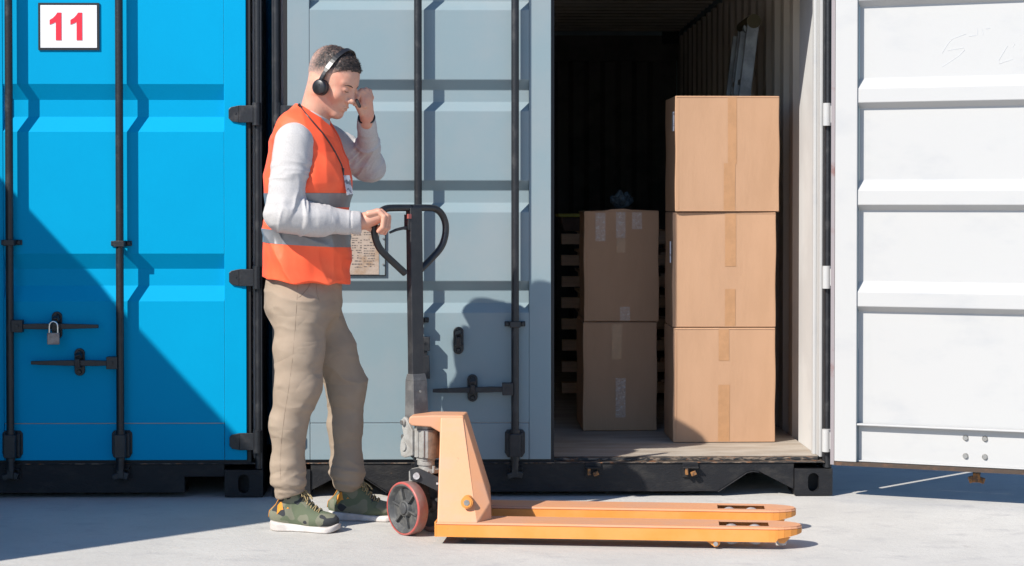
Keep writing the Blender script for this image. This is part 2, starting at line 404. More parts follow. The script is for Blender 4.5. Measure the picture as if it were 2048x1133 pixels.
        for zg in guides[ib]:
            m = MB(); m.box((x - 0.045, -0.008, zg - 0.011), (x + 0.045, -0.0003, zg + 0.011))
            m.cyl((x - 0.034, -0.008, zg), (x - 0.034, -0.022, zg), 0.010, 0.007, 10); m.cyl((x + 0.034, -0.008, zg), (x + 0.034, -0.022, zg), 0.010, 0.007, 10)
            m.box((x - 0.022, -0.066, zg - 0.013), (x + 0.022, -0.0605, zg + 0.013))
            for s2 in (-1, 1): m.box((x + s2 * 0.0205 - 0.003, -0.0605, zg - 0.013), (x + s2 * 0.0205 + 0.003, -0.008, zg + 0.013))
            m.build("bar_guide", BLACK, D, bevel=0.0025)
    return D

def make_handle(D, x0, x1, z, hx, yb=-0.043, droop=0.0):
    """bar handle from hub at x0 to tip x1 at height z, with its hasp catch at hx"""
    s = 1 if x1 > x0 else -1
    m = MB()
    m.obox((x0 + s * 0.032, yb - 0.004, z), (1, 0, 0), (0, 1, 0), (0, 0, 1), 0.024, 0.018, 0.0265)
    m.cyl((x0 + s * 0.034, yb - 0.020, z), (x0 + s * 0.034, yb - 0.028, z), 0.008, n=10)
    L_ = abs(x1 - x0); a = x0 + s * 0.056
    sec = [(0.0, 0.0105, 0.010), (0.18, 0.0125, 0.008), (0.55, 0.0115, 0.007), (0.8, 0.0095, 0.007), (1.0, 0.0075, 0.006)]
    pv = []
    for f, hz, hy in sec:
        X = a + s * f * (L_ - 0.056); zz = z + droop * f - 0.002
        pv.append([(X, yb - hy, zz - hz), (X, yb + hy, zz - hz), (X, yb + hy, zz + hz), (X, yb - hy, zz + hz)])
    for p, q in zip(pv, pv[1:]):
        m.add(p + q, [(0, 4, 5, 1), (1, 5, 6, 2), (2, 6, 7, 3), (3, 7, 4, 0)], False)
    m.add(pv[0], [(0, 1, 2, 3)], False); m.add(pv[-1], [(3, 2, 1, 0)], False)
    m.build("handle", BLACK, D, bevel=0.002)
    make_hasp(D, hx, z)

def make_hasp(D, hx, z):
    m = MB()
    pts = []
    for i in range(20):
        t = 2 * math.pi * i / 20
        pts.append((hx + 0.0225 * math.cos(t), z + 0.037 * (1 if math.sin(t) > 0 else -1) + 0.0225 * math.sin(t)))
    m.prism(pts, 'y', -0.012, -0.0003)
    m.box((hx - 0.019, -0.030, z - 0.020), (hx + 0.019, -0.012, z - 0.013))
    m.cyl((hx, -0.012, z + 0.040), (hx, -0.026, z + 0.040), 0.012, 0.009, 12)
    m.cyl((hx, -0.012, z - 0.042), (hx, -0.022, z - 0.042), 0.011, 0.008, 12)
    m.hexa([(hx - 0.012, -0.062, z - 0.022), (hx + 0.012, -0.062, z - 0.022), (hx + 0.014, -0.030, z - 0.022), (hx - 0.014, -0.030, z - 0.022)],
           [(hx - 0.008, -0.067, z + 0.018), (hx + 0.010, -0.067, z + 0.018), (hx + 0.010, -0.060, z + 0.018), (hx - 0.008, -0.060, z + 0.018)])
    m.obox((hx + 0.002, -0.040, z + 0.030), (1, 0, 0.25), (0, 1, 0.5), (-0.25, -0.5, 1), 0.013, 0.014, 0.010)
    m.build("hasp", BLACK, D, bevel=0.0025)

def corrugation(y0, y1, pitch=0.278, flat=0.10, slope=0.039, depth=0.036, lead=0.0):
    pr = [(y0, 0.0)]; y = y0 + lead + flat
    while y + 2 * slope + 2 * flat < y1:
        pr += [(y, 0.0), (y + slope, depth), (y + slope + flat, depth), (y + 2 * slope + flat, 0.0)]
        y += 2 * slope + 2 * flat
    return pr + [(y1, 0.0)]

def make_shell(root, outer, inner, notch, keepers=()):
    """everything of a container but its doors; local origin = front left bottom corner, x right, y back"""
    W, Lc, H = CW, CL, CH
    # corner castings
    for y0 in (0.0, Lc - 0.178):
        for z0 in (0.004, H - 0.118):
            casting(root, -0.002, y0 - 0.004 if y0 == 0 else y0, z0, 1); casting(root, W + 0.002, y0 - 0.004 if y0 == 0 else y0, z0, -1)
    # front sill
    z0, z1 = 0.022, 0.146
    xa, xb = 0.166, W - 0.166
    m = MB()
    if notch == 'slant':
        nl = [(0.166, 0.030), (0.318, 0.108), (0.345, 0.112), (0.372, 0.106), (0.50, 0.022)]
        right = [(W - x, z) for x, z in nl][::-1]
        poly = [(xa, z1)] + nl + right + [(xb, z1)]
        m.prism(poly, 'y', 0.004, 0.030)
        # welded flange that follows the pocket outline
        for P5, s_ in ((nl[1:], 1), (right[:-1], -1)):
            for p, q in zip(P5, P5[1:]):
                a = Vector((p[0], 0, p[1])); b = Vector((q[0], 0, q[1])); d = (b - a).normalized(); up = Vector((-d.z, 0, d.x))
                if up.z > 0: up = -up
                m.add([a + Vector((0, -0.004, 0)), b + Vector((0, -0.004, 0)), b + Vector((0, 0.11, 0)), a + Vector((0, 0.11, 0)),
                       a - up * -0.005 + Vector((0, -0.004, 0)), b - up * -0.005 + Vector((0, -0.004, 0)), b - up * -0.005 + Vector((0, 0.11, 0)), a - up * -0.005 + Vector((0, 0.11, 0))],
                      [(0,1,2,3),(7,6,5,4),(0,4,5,1),(1,5,6,2),(2,6,7,3),(3,7,4,0)], False)
        m.box((0.52, 0.030, 0.024), (W - 0.52, 0.12, 0.030))
    else:
        poly = [(xa, z1), (xa, 0.096), (0.338, 0.096), (0.338, 0.022), (W - 0.338, 0.022), (W - 0.338, 0.096), (xb, 0.096), (xb, z1)]
        m.prism(poly, 'y', 0.004, 0.030)
        for s_ in (0, 1):
            u = 0.166 if s_ == 0 else W - 0.342
            m.box((u, -0.001, 0.092), (u + 0.176, 0.10, 0.098))
        m.box((0.338, 0.030, 0.024), (W - 0.338, 0.12, 0.030))
    m.box((0.0, 0.006, z1), (W, 0.118, ZD0 - 0.022 + 0.004)) if False else None
    m.mat(1).box((0.03, -0.003, z1 + 0.0005), (W - 0.03, 0.09, z1 + 0.0045))      # top lip
    m.box((0.05, 0.052, z1 + 0.005), (W - 0.05, 0.10, ZD0 - 0.001)); m.mat(0)
    sill = m.build("sill", [BLACKRUST, CHIP], root, bevel=0.002)
    for xk, rusty in keepers:
        m = MB()
        m.mat(0).box((xk - 0.034, -0.006, 0.085), (xk + 0.034, 0.0035, 0.148))
        m.box((xk - 0.034, -0.030, 0.126), (xk + 0.034, -0.006, 0.133))
        m.mat(1 if rusty else 0)
        m.obox((xk - 0.018, -0.018, 0.112), (1, 0, 0), (0, 1, 0), (0, 0, 1), 0.006, 0.012, 0.014)
        m.obox((xk + 0.012, -0.016, 0.104), (1, 0, 0.4), (0, 1, 0), (-0.4, 0, 1), 0.012, 0.012, 0.009)
        m.build("keeper", [BLACKRUST, RUST], sill, bevel=0.002)
    # base structure sides and back
    m = MB()
    m.box((0.004, 0.178, 0.03), (0.05, Lc - 0.178, 0.15)); m.box((W - 0.05, 0.178, 0.03), (W - 0.004, Lc - 0.178, 0.15)); m.box((0.166, Lc - 0.04, 0.03), (W - 0.166, Lc - 0.004, 0.15))
    k = 0.35
    while k < Lc - 0.2: m.box((0.05, k, 0.05), (W - 0.05, k + 0.045, 0.138)); k += 0.30
    m.build("bottom_rail", BLACKRUST, root)
    # floor
    m = MB(); m.box((0.045, 0.1002, 0.139), (W - 0.045, Lc - 0.05, ZD0)); m.build("floor", PLY, root)
    # corner posts
    for sx in (0, 1):
        X = lambda u: u if sx == 0 else W - u
        m = MB()
        def pb(u0, u1, y0, y1, z0_, z1_):
            a, b_ = sorted((X(u0), X(u1))); m.box((a, y0, z0_), (b_, y1, z1_))
        m.mat(0); pb(0.0, 0.034, 0.030, 0.172, 0.122, H - 0.118); pb(0.0, 0.012, 0.004, 0.030, 0.122, H - 0.118)
        m.mat(1); pb(0.034, 0.046, 0.052, 0.172, ZD0, H - 0.15); pb(0.046, 0.060, 0.135, 0.172, ZD0, H - 0.15)
        m.mat(0).cyl((X(0.0185), 0.012, 0.125), (X(0.0185), 0.012, H - 0.12), 0.0145, n=16)
        m.build("corner_post", [BLACK, WHITE], root, bevel=0.003)
    # header
    m = MB(); m.mat(0).box((0.0, 0.01, ZD1 + 0.015), (W, 0.10, H - 0.004)); m.mat(1).box((0.05, 0.1005, ZD1 - 0.14), (W - 0.05, 0.16, H - 0.03))
    m.build("header", [BLACK, inner], root, bevel=0.003)
    # side walls
    for sx in (0, 1):
        m = MB()
        pr = corrugation(0.172, Lc - 0.051, lead=0.33)
        if sx == 0: m.sheet([(p, 0.040 - q) for p, q in pr], lambda p, q, h: (q, p, h), 0.15, H - 0.06, 0.004, 0, 1)
        else: m.sheet([(p, W - 0.040 + q) for p, q in pr], lambda p, q, h: (q, p, h), 0.15, H - 0.06, -0.004, 0, 1)
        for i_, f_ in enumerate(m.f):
            if all(m.v[k_][1] < 0.70 for k_ in f_) and m.m[i_] == 1: m.m[i_] = 2  # front panel gets the sunlit wall tone, the rest keeps the shaded one
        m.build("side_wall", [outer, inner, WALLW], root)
    # roof with top rails
    m = MB()
    pr = corrugation(0.10, Lc - 0.1, flat=0.07, slope=0.035, depth=-0.022, lead=0.05)
    m.sheet([(p, H - 0.008 + q) for p, q in pr], lambda p, q, h: (h, p, q), 0.03, W - 0.03, -0.004, 0, 1)
    m.mat(0)
    m.box((0.002, 0.178, H - 0.062), (0.05, Lc - 0.178, H - 0.002)); m.box((W - 0.05, 0.178, H - 0.062), (W - 0.002, Lc - 0.178, H - 0.002))
    m.build("roof", [outer, inner], root)
    # back wall
    m = MB()
    pr = corrugation(0.05, W - 0.05, flat=0.08, slope=0.04, depth=0.04, lead=0.0)
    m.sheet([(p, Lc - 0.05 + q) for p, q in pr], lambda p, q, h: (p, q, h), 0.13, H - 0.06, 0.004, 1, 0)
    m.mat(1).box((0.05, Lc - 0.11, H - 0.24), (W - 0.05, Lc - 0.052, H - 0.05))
    m.mat(0).box((0.05, Lc - 0.0505, H - 0.075), (W - 0.05, Lc - 0.003, H - 0.001)); m.box((0.05, Lc - 0.1105, H - 0.0495), (W - 0.05, Lc - 0.0515, H - 0.012))
    m.mat(0).box((0.0, Lc - 0.05, 0.122), (0.05, Lc, H - 0.118)); m.box((W - 0.05, Lc - 0.05, 0.122), (W, Lc, H - 0.118))
    m.build("back_wall", [outer, BACKDARK], root)
    return sill

# ---- grey container, right door swung open
XGL = PX(545, 0, 950); XGR = XGL + CW
grey = empty("shipping_container", (XGL, 0, 0))
tag(grey, "blue grey shipping container with one door shut and its white inside open to cartons", "shipping container")
UE = 0.068                                              # hinge edge of a leaf, from the container's side
DW = PX(1102, 0) - (XGL + UE)                           # leaf width
g_gro = [(PZ(191, 0), 0.0680, 0.044, 0.040), (PZ(393, 0), 0.0690, 0.044, 0.040), (PZ(594, 0), 0.0690, 0.044, 0.040), (PZ(191, 0) + 0.438, 0.068, 0.044, 0.040)]
barB = DW - 0.157; barA = DW - 0.576
make_shell(grey, GREY, CREAM, 'slant', keepers=((PX(838, 0) - XGL, False), (PX(1030, 0) - XGL, False), (PX(1186, 0) - XGL, True), (PX(1381, 0) - XGL, True)))
ld = make_door(grey, DW, 1, g_gro, GREY, WHITE, (barA, barB), (UE, 0.0, 0), 0.0,
               guides=((PZ(640, 0), 2.3), (PZ(648, 0), 2.3)))
W2 = CW - 2 * UE - DW - 0.012
rd = make_door(grey, W2, -1, [(a + 0.004, b_ - 0.004, c, 0.024) for a, b_, c, _ in g_gro], GREY, WHITE, (W2 - 0.576 + 0.02, W2 - 0.157), (CW + 0.014, -0.030, 0), R(158.0), "white inner face of the wide open door",
               guides=((PZ(640, 0), 2.3), (PZ(648, 0), 2.3)), seal=BROWNSEAL)
bx_ = lambda px: PX(px, 0) - XGL - UE                   # photo column -> x in the left leaf
make_handle(ld, barB, bx_(866), PZ(776, 0), bx_(945), droop=-0.006)
make_hasp(ld, bx_(917), PZ(681, 0))
# handle of the inner bar, hanging down out of its catch
m = MB(); zx = PZ(686, 0); xb_ = barA + 0.026
m.obox((xb_, -0.050, zx), (1, 0, 0), (0, 1, 0), (0, 0, 1), 0.0245, 0.020, 0.030)
m.cyl((xb_, -0.070, zx + 0.008), (xb_, -0.076, zx + 0.008), 0.006, n=8)
m.hexa([(xb_ - 0.010, -0.058, zx - 0.27), (xb_ + 0.006, -0.058, zx - 0.27), (xb_ + 0.006, -0.046, zx - 0.27), (xb_ - 0.010, -0.046, zx - 0.27)],
       [(xb_ - 0.012, -0.060, zx - 0.03), (xb_ + 0.014, -0.060, zx - 0.03), (xb_ + 0.014, -0.042, zx - 0.03), (xb_ - 0.012, -0.042, zx - 0.03)])
m.hexa([(xb_ - 0.012, -0.070, zx - 0.15), (xb_ + 0.026, -0.070, zx - 0.15), (xb_ + 0.026, -0.040, zx - 0.15), (xb_ - 0.012, -0.040, zx - 0.15)],
       [(xb_ - 0.004, -0.068, zx - 0.05), (xb_ + 0.022, -0.068, zx - 0.05), (xb_ + 0.022, -0.046, zx - 0.05), (xb_ - 0.004, -0.046, zx - 0.05)])
m.build("handle", BLACK, ld, bevel=0.003)
# data plate with faded print
PAPER = mat("faded_paper", (0.40, 0.315, 0.255), 0.7, c2=(0.31, 0.20, 0.125), nscale=14, nlo=0.45, nhi=0.7, bump=0.2, bscale=50)
INK = mat("faded_ink", (0.13, 0.11, 0.10), 0.8)
m = MB(); xa, xb2 = bx_(640), bx_(772); za, zb = PZ(552, 0), PZ(430, 0)
m.mat(0).box((xa, -0.005, za), (xb2, -0.0005, zb))
for (u0, u1, w0, w1) in ((xa, xb2, za, za + 0.004), (xa, xb2, zb - 0.004, zb), (xb2 - 0.004, xb2, za + 0.004, zb - 0.004), (xa, xa + 0.004, za + 0.004, zb - 0.004)):
    m.mat(2).box((u0, -0.0085, w0), (u1, -0.0052, w1))
m.mat(1).box((xa + 0.006, -0.0068, za + 0.006), (xb2 - 0.030, -0.0052, zb - 0.006))
rr = random.Random(5)
for cx0, cx1 in ((bx_(704), bx_(724)), (bx_(728), bx_(750))):
    z = zb - 0.03
    while z > za + 0.03:
        x = cx0
        while x < cx1:
            w = rr.uniform(0.004, 0.013)
            if rr.random() < 0.72: m.mat(3).box((x, -0.0074, z), (min(x + w, cx1), -0.0070, z + rr.choice((0.003, 0.0035, 0.005))))
            x += w + 0.003
        z -= rr.uniform(0.009, 0.014)
for zz in (za + 0.05, zb - 0.05, (za + zb) / 2 + 0.03): m.mat(4).cyl((xb2 - 0.012, -0.005, zz), (xb2 - 0.012, -0.010, zz), 0.004, n=8)
m.build("data_plate", [GREY, PAPER, BLACKRUST, INK, STEEL], ld)
# scratched handwriting on the inside of the open door
def scribble(D, strokes, y):
    if len(strokes) > 3:
        scribble(D, strokes[:-2], y); strokes = strokes[-2:]
        return scribble(D, strokes, y)
    m = MB()
    for st in strokes: m.tube([Vector((px_, y, pz_)) for px_, pz_ in st], 0.0011, n=5)
    return m.build("scratched_writing", mat("scratch_grey", (0.52, 0.53, 0.54), 0.6), D)
def on_rd(px, py):     # photo point -> coordinates in the open leaf's inner panel
    M = (Matrix.Translation((XGL + CW + 0.014, -0.030, 0)) @ Matrix.Rotation(R(158.0), 4, 'Z')).inverted()
    d = CAMROT @ Vector(((px - 1024.0) / F_PX, (566.5 - py - SHIFT) / F_PX, -1.0))
    a = M @ CAM; b = M.to_3x3() @ d; t = (0.005 - a.y) / b.y; q = a + b * t
    return (q.x, q.z)
scribble(rd, [[on_rd(1932, 68), on_rd(1905, 78), on_rd(1898, 85), on_rd(1884, 107)], [on_rd(1896, 101), on_rd(1928, 96), on_rd(1929, 101), on_rd(1918, 112), on_rd(1900, 124), on_rd(1884, 134)],
              [on_rd(1938, 73), on_rd(1952, 71)], [on_rd(1955, 57), on_rd(1955, 70)], [on_rd(1965, 58), on_rd(1966, 70)], [on_rd(1971, 58), on_rd(1980, 57)],
              [on_rd(2015, 92), on_rd(2006, 107), on_rd(1997, 122), on_rd(1999, 128), on_rd(2012, 123), on_rd(2025, 119)], [on_rd(2026, 86), on_rd(2029, 89), on_rd(2026, 95)]], 0.0052)

# ---- blue container
XBR = PX(525, 0, 950); XBL = XBR - CW
blue = empty("shipping_container", (XBL, 0, 0))
tag(blue, "bright blue shipping container with black locking bars and a number sign on its shut doors", "shipping container")
b_gro = [(PZ(217, 0), 0.1035, 0.067), (PZ(555, 0), 0.1035, 0.067), (PZ(217, 0) + 0.734, 0.09, 0.06)]
dwb = 1.143
make_shell(blue, BLUE, CREAM, 'square', keepers=((PX(25, 0) - XBL, False), (PX(244, 0) - XBL, False), (0.35, False), (0.80, False)))
brd = make_door(blue, dwb, -1, b_gro, BLUE, CREAM, (XBR - UE - PX(244, 0), XBR - UE - PX(25, 0)), (CW - UE, 0, 0), 0.0,
                guides=((PZ(487, 0), 2.3), (PZ(485, 0), 2.3)))
bld = make_door(blue, CW - 2 * UE - dwb - 0.016, 1, b_gro, BLUE, CREAM, (0.58, 1.0), (UE, 0, 0), 0.0, guides=((1.08, 1.95), (1.08, 1.95)))
fx = lambda px: PX(px, 0) - (XBR - UE)
make_handle(brd, fx(26), fx(201), PZ(650, 0), fx(115), droop=-0.0)
make_handle(brd, fx(244), fx(67), PZ(723, 0), fx(160), droop=0.002)
# number sign
SIGNW = mat("white_sign_face", (0.78, 0.78, 0.79), 0.35); SIGNR = mat("red_sign_digits", (0.80, 0.022, 0.045), 0.4); SIGNK = mat("black_sign_border", (0.015, 0.015, 0.016), 0.4)
m = MB(); fy = lambda px: PX(px, 0, 55) - (XBR - UE); sx0, sx1 = fy(77), fy(199); sz0, sz1 = PZ(102, 0), PZ(8, 0)
m.mat(1).box((sx0, -0.006, sz0), (sx1, -0.0004, sz1)); m.mat(0).box((sx0 + 0.010, -0.0075, sz0 + 0.010), (sx1 - 0.010, -0.0061, sz1 - 0.010))
def digit_one(cx, zb_, h):
    w = 0.024
    return [(cx, zb_), (cx + w, zb_), (cx + w, zb_ + h), (cx + w * 0.28, zb_ + h), (cx - w * 0.05, zb_ + h * 0.90), (cx - w * 0.55, zb_ + h * 0.80), (cx - w * 1.10, zb_ + h * 0.735),
            (cx - w * 1.10, zb_ + h * 0.565), (cx - w * 0.5, zb_ + h * 0.605), (cx, zb_ + h * 0.665)]
for cx in (fy(112.5), fy(154.0)):
    m.mat(2).prism([(x, z) for x, z in digit_one(cx, PZ(82.5, 0), PZ(27.5, 0) - PZ(82.5, 0))], 'y', -0.0095, -0.0076)
m.build("number_sign", [SIGNW, SIGNK, SIGNR], brd)
# padlock on the upper handle
BRASS = mat("dull_padlock_body", (0.34, 0.29, 0.26), 0.5, 0.3, c2=(0.25, 0.20, 0.18), nscale=60)
pl = empty("padlock", (PX(107.5, -0.07), -0.075, PZ(688, -0.07)))
tag(pl, "small silver padlock hanging on the upper handle of the blue container", "padlock")
m = MB(); m.box((-0.0255, -0.009, 0), (0.0255, 0.009, 0.050)); m.build("lock_body", BRASS, pl, bevel=0.003)
m = MB(); m.tube([(-0.018, 0, 0.048), (-0.018, 0, 0.074)] + [(-0.018 * math.cos(t), 0.0, 0.078 + 0.020 * math.sin(t)) for t in [math.pi * i / 10 for i in range(1, 10)]] + [(0.018, 0, 0.074), (0.018, 0, 0.048)], 0.0042, n=10)
m.build("shackle", CHROME, pl)

# ---- container standing crosswise beyond the left edge; it casts the slanting shade on the blue doors
DKG = mat("dark_green_container_paint", (0.03, 0.075, 0.055), 0.5, c2=(0.045, 0.09, 0.07), nscale=4)
cross = empty("shipping_container", (-3.272, -0.372, 0), R(180) + R(-90) * 0)
cross.rotation_euler = (0, 0, R(-90)); cross.location = (-3.165 - CL, -0.312 , 0)
tag(cross, "dark green shipping container standing crosswise in front of the blue one and shading it", "shipping container")
make_shell(cross, DKG, CREAM, 'square')
for sgn_, ux in ((1, UE), (-1, CW - UE)):
    make_door(cross, 1.143, sgn_, b_gro, DKG, CREAM, (0.58, 1.0), (ux, 0, 0), 0.0, guides=((1.08,), (1.08,)))
from mathutils import noise
# ================================================================ cartons
CARD = mat("cardboard", (0.455, 0.268, 0.160), 0.8, c2=(0.42, 0.245, 0.143), nscale=3.5, nlo=0.35, nhi=0.7, bump=0.22, bscale=30, bdist=0.003, wave=('X', 60, 1.5, 0.10), stretch=(2.5, 2.5, 0.7),
           c3=(0.40, 0.235, 0.14), n3scale=14, n3lo=0.66, n3hi=0.78)
TAPE = mat("brown_packing_tape", (0.44, 0.235, 0.115), 0.30, c2=(0.40, 0.215, 0.105), nscale=20, bump=0.3, bscale=50, bdist=0.002)
CLEAR = mat("wrinkled_clear_tape", (0.48, 0.33, 0.25), 0.25, c2=(0.53, 0.42, 0.35), nscale=75, nlo=0.5, nhi=0.68, bump=1.0, bscale=60, bdist=0.006)
LABELW = mat("white_label_paper", (0.62, 0.63, 0.66), 0.6, c2=(0.25, 0.25, 0.27), nscale=70, nlo=0.56, nhi=0.6)
FZ = ZD0
def carton(w, d, h, loc, rz, label, seed, tapes, marks=(), bulge=0.006, open_top=False):
    """local origin: bottom centre of the front face; front faces -y"""
    rnd = random.Random(seed)
    root = empty("cardboard_box", loc, rz)
    tag(root, label, "box", "cardboard boxes stacked inside the container")
    N = 10
    bm = bmesh.new(); bmesh.ops.create_cube(bm, size=1.0)
    bmesh.ops.subdivide_edges(bm, edges=bm.edges, cuts=N, use_grid_fill=True)
    ph = [rnd.uniform(0, 6.28) for _ in range(6)]
    for v in bm.verts:
        x, y, z = v.co
        ex, ey, ez = (1 - (2 * abs(x)) ** 2), (1 - (2 * abs(y)) ** 2), (1 - (2 * abs(z)) ** 2)
        v.co.x = x * w + (math.copysign(1, x) if abs(x) > .499 else 0) * bulge * ey * ez * 1.2 + 0.0022 * math.sin(9 * z + ph[0]) * ez
        v.co.y = (y + 0.5) * d + (math.copysign(1, y) if abs(y) > .499 else 0) * bulge * ex * ez * 0.7 + 0.0018 * math.sin(8 * x + ph[1]) * ez
        v.co.z = (z + 0.5) * (h - 0.002) + 0.0008
        if z > .499 and open_top: v.co.z += 0.004 * math.sin(5 * x + 1) + (0.006 if y < -0.49 and -0.2 < x < 0.1 else 0)
    me = bpy.data.meshes.new("carton_body"); bm.to_mesh(me); bm.free(); me.materials.append(CARD)
    o = bpy.data.objects.new("carton_body", me); COL.objects.link(o); o.parent = root
    md = o.modifiers.new("bevel", 'BEVEL'); md.width = 0.004; md.segments = 2; md.angle_limit = R(50)
    # flap lines folded over the top edge and lower edge: the seam lips
    m = MB()
    m.box((-w/2 + 0.004, -0.0022, h - 0.0085), (w/2 - 0.004, 0.004, h - 0.0045)); m.box((-w/2 + 0.010, -0.0020, 0.003), (w/2 - 0.012, 0.004, 0.006))
    m.box((-w/2 + 0.014, -0.0018, 0.012), (-w/2 + 0.0165, 0.003, h - 0.015))
    m.build("seam", CARD, root, bevel=0.001)
    def strip(x0, x1, z0, z1, mt, name, th=0.0012, tilt=0.0, ins=3):
        zs = [z0 + (z1 - z0) * i / 8 for i in range(9)]
        mm = MB(); vs = []
        for z in zs:
            ez = max(0.0, 1 - (2 * abs(z / h - 0.5)) ** 2)
            for x in (x0, x1):
                exx = 1 - (2 * abs(x / w)) ** 2
                y = -bulge * max(exx, 0) * ez * 0.7 + 0.0018 * math.sin(8 * x / w + ph[1]) * ez - th
                vs.append((x + tilt * (z - z0), y, z))
        mm.add(vs, [(2*i, 2*i+1, 2*i+3, 2*i+2) for i in range(8)], False)
        ob = mm.build(name, mt, root, solid=0.0003)
        return ob
    for (x0, x1, z0, z1, mt, tl) in tapes: strip(x0, x1, z0, z1, mt, "tape", tilt=tl)
    for (x0, x1, z0, z1, mt) in marks:
        # label on the left side face
        mm = MB(); mm.box((-w/2 - bulge * 1.3 - 0.0012, x0, z0), (-w/2 - bulge * 0.6, x1, z1)); mm.build("paper_label", mt, root)
    return root
Y1, Y2 = 0.55, 1.00
def carton_at(pxl, pxr, pyb, pyt, Y, d, rz, label, seed, tapes, **k):
    a = P(pxl, pyb, Y); b = P(pxr, pyt, Y); w = b.x - a.x; h = b.z - a.z
    tp = []
    for (t0, t1, y0, y1, mt, tl) in tapes:
        q0 = P(t0, y1, Y); q1 = P(t1, y0, Y); c = (a.x + b.x) / 2
        tp.append((q0.x - c, q1.x - c, max(q0.z - a.z, 0.003), min(q1.z - a.z, h - 0.003), mt, tl))
    return w, h, tp, (a.x + b.x) / 2
zst = {}
def stack(name, specs, Y, depth):
    z = FZ + 0.001
    for (pxl, pxr, pyb, pyt, rz, dy, label, seed, tapes, kw) in specs:
        w, h, tp, cx = carton_at(pxl, pxr, pyb, pyt, Y, depth, rz, label, seed, tapes)
        carton(w, depth, h, (cx, Y + dy, z), R(rz), label, seed, tp, **kw)
        z += h + 0.001
stack("right", [
    (1346, 1551, 886, 656, 0.6, 0.0, "lowest sunlit carton of the tall stack, with a round shadow on its lower corner", 1,
     [(1437, 1458, 656, 722, TAPE, 0), (1436, 1459, 770, 886, TAPE, 0)], {}),
    (1345, 1552, 655, 424, -0.5, 0.004, "middle carton of the tall sunlit stack of three", 2,
     [(1450, 1472, 424, 533, TAPE, 0), (1450, 1471, 578, 655, TAPE, 0)], dict(marks=((0.03, 0.05, 0.30, 0.40, LABELW),))),
    (1350, 1559, 423, 191, 1.4, -0.006, "topmost sunlit carton standing on the stack of three", 3,
     [(1455, 1473, 191, 327, TAPE, 0.0), (1447, 1470, 326, 423, TAPE, 0.0)], dict(marks=((0.012, 0.055, 0.375, 0.465, LABELW),))),
], Y1, 0.37)
stack("left", [
    (1166, 1314, 863, 645, 0.8, 0.0, "lower shaded carton of the short stack, with one pale tape strip", 4,
     [(1223, 1243, 650, 720, TAPE, 0.02), (1231, 1251, 757, 836, CLEAR, 0)], {}),
    (1168, 1318, 643, 420, -0.4, 0.005, "shaded carton with three torn clear tapes at its top edge, on the short stack", 5,
     [(1191, 1211, 425, 482, CLEAR, 0), (1232, 1251, 422, 475, CLEAR, 0), (1233, 1251, 476, 505, TAPE, 0), (1264, 1284, 424, 458, CLEAR, 0), (1240, 1260, 613, 643, CLEAR, 0)], dict(open_top=True)),
], Y2, 0.47)

# small crumpled plastic bag on the short stack
PLASTIC = mat("crumpled_bluish_plastic", (0.035, 0.05, 0.062), 0.5, spec=0.2, c2=(0.06, 0.085, 0.10), nscale=30, bump=0.6, bscale=25, bdist=0.02)
bm = bmesh.new(); bmesh.ops.create_icosphere(bm, subdivisions=4, radius=1.0)
rnd = random.Random(3)
for v in bm.verts:
    c = v.co; a = math.atan2(c.y, c.x)
    k = 0.92 + 0.35 * (noise.noise(c * 1.7 + Vector((3, 1, 2)))) + 0.22 * abs(noise.noise(c * 4.5)) + 0.10 * noise.noise(c * 11)
    taper = 0.55 + 0.75 * (c.z * 0.5 + 0.5) ** 0.6
    v.co = Vector((c.x * 0.050 * k * taper, c.y * 0.04 * k * taper, max((c.z + 0.9) * 0.040 * (1 + 0.5 * noise.noise(c * 2.3)), 0)))
me = bpy.data.meshes.new("plastic_bag"); bm.to_mesh(me); bm.free(); me.materials.append(PLASTIC)
o = bpy.data.objects.new("plastic_bag", me); COL.objects.link(o); o.location = (PX(1243, 1.15), 1.17, PZ(420, 1.0) + 0.004)
tag(o, "small crumpled bluish plastic bag lying on the short shaded stack", "bag")

# ================================================================ stack of pallets behind
WOOD = mat("rough_pallet_wood", (0.55, 0.38, 0.25), 0.8, c2=(0.42, 0.29, 0.19), nscale=6, nlo=0.4, nhi=0.7, bump=0.5, bscale=40, bdist=0.004, stretch=(0.6, 4, 8))
YP = 2.35
px0 = PX(1124, YP); pz_pitch = (PZ(497, YP) - PZ(795, YP)) / 7.0
rails = [PZ(y, YP) for y in (795, 752, 710, 667, 624, 581, 538, 497)]
protoP = None
def pallet(loc, label):
    root = empty("wooden_pallet", loc); tag(root, label, "pallet", "wooden pallets stacked inside the container")
    Lx, Ly = 0.80, 1.0
    hb = pz_pitch - 0.058 - 0.014
    for y in (0.0, 0.45, 0.90):
        m = MB(); m.box((0 if y == 0.0 else 0.14, y, hb), (Lx, y + 0.09, hb + 0.058))
        if y == 0.0:
            for x in (0.022, 0.40, 0.775): m.cyl((x, -0.0012, hb + 0.03), (x, 0.001, hb + 0.03), 0.0035, n=8)
        m.build("rail", WOOD, root, bevel=0.002)
    for x in (0.12, 0.26, 0.40, 0.56, 0.70):
        m = MB(); m.box((x, 0.05, hb + 0.0585), (x + 0.09, 0.98, hb + 0.072)); m.build("deck_board", WOOD, root)
    for x in (0.16, 0.42, 0.66):
        for y in (0.30, 0.60, 0.86):
            m = MB(); m.box((x, y, 0.0005), (x + 0.09, y + 0.10, hb + -0.0005)); 
            m.build("foot_block", WOOD, root)
    return root
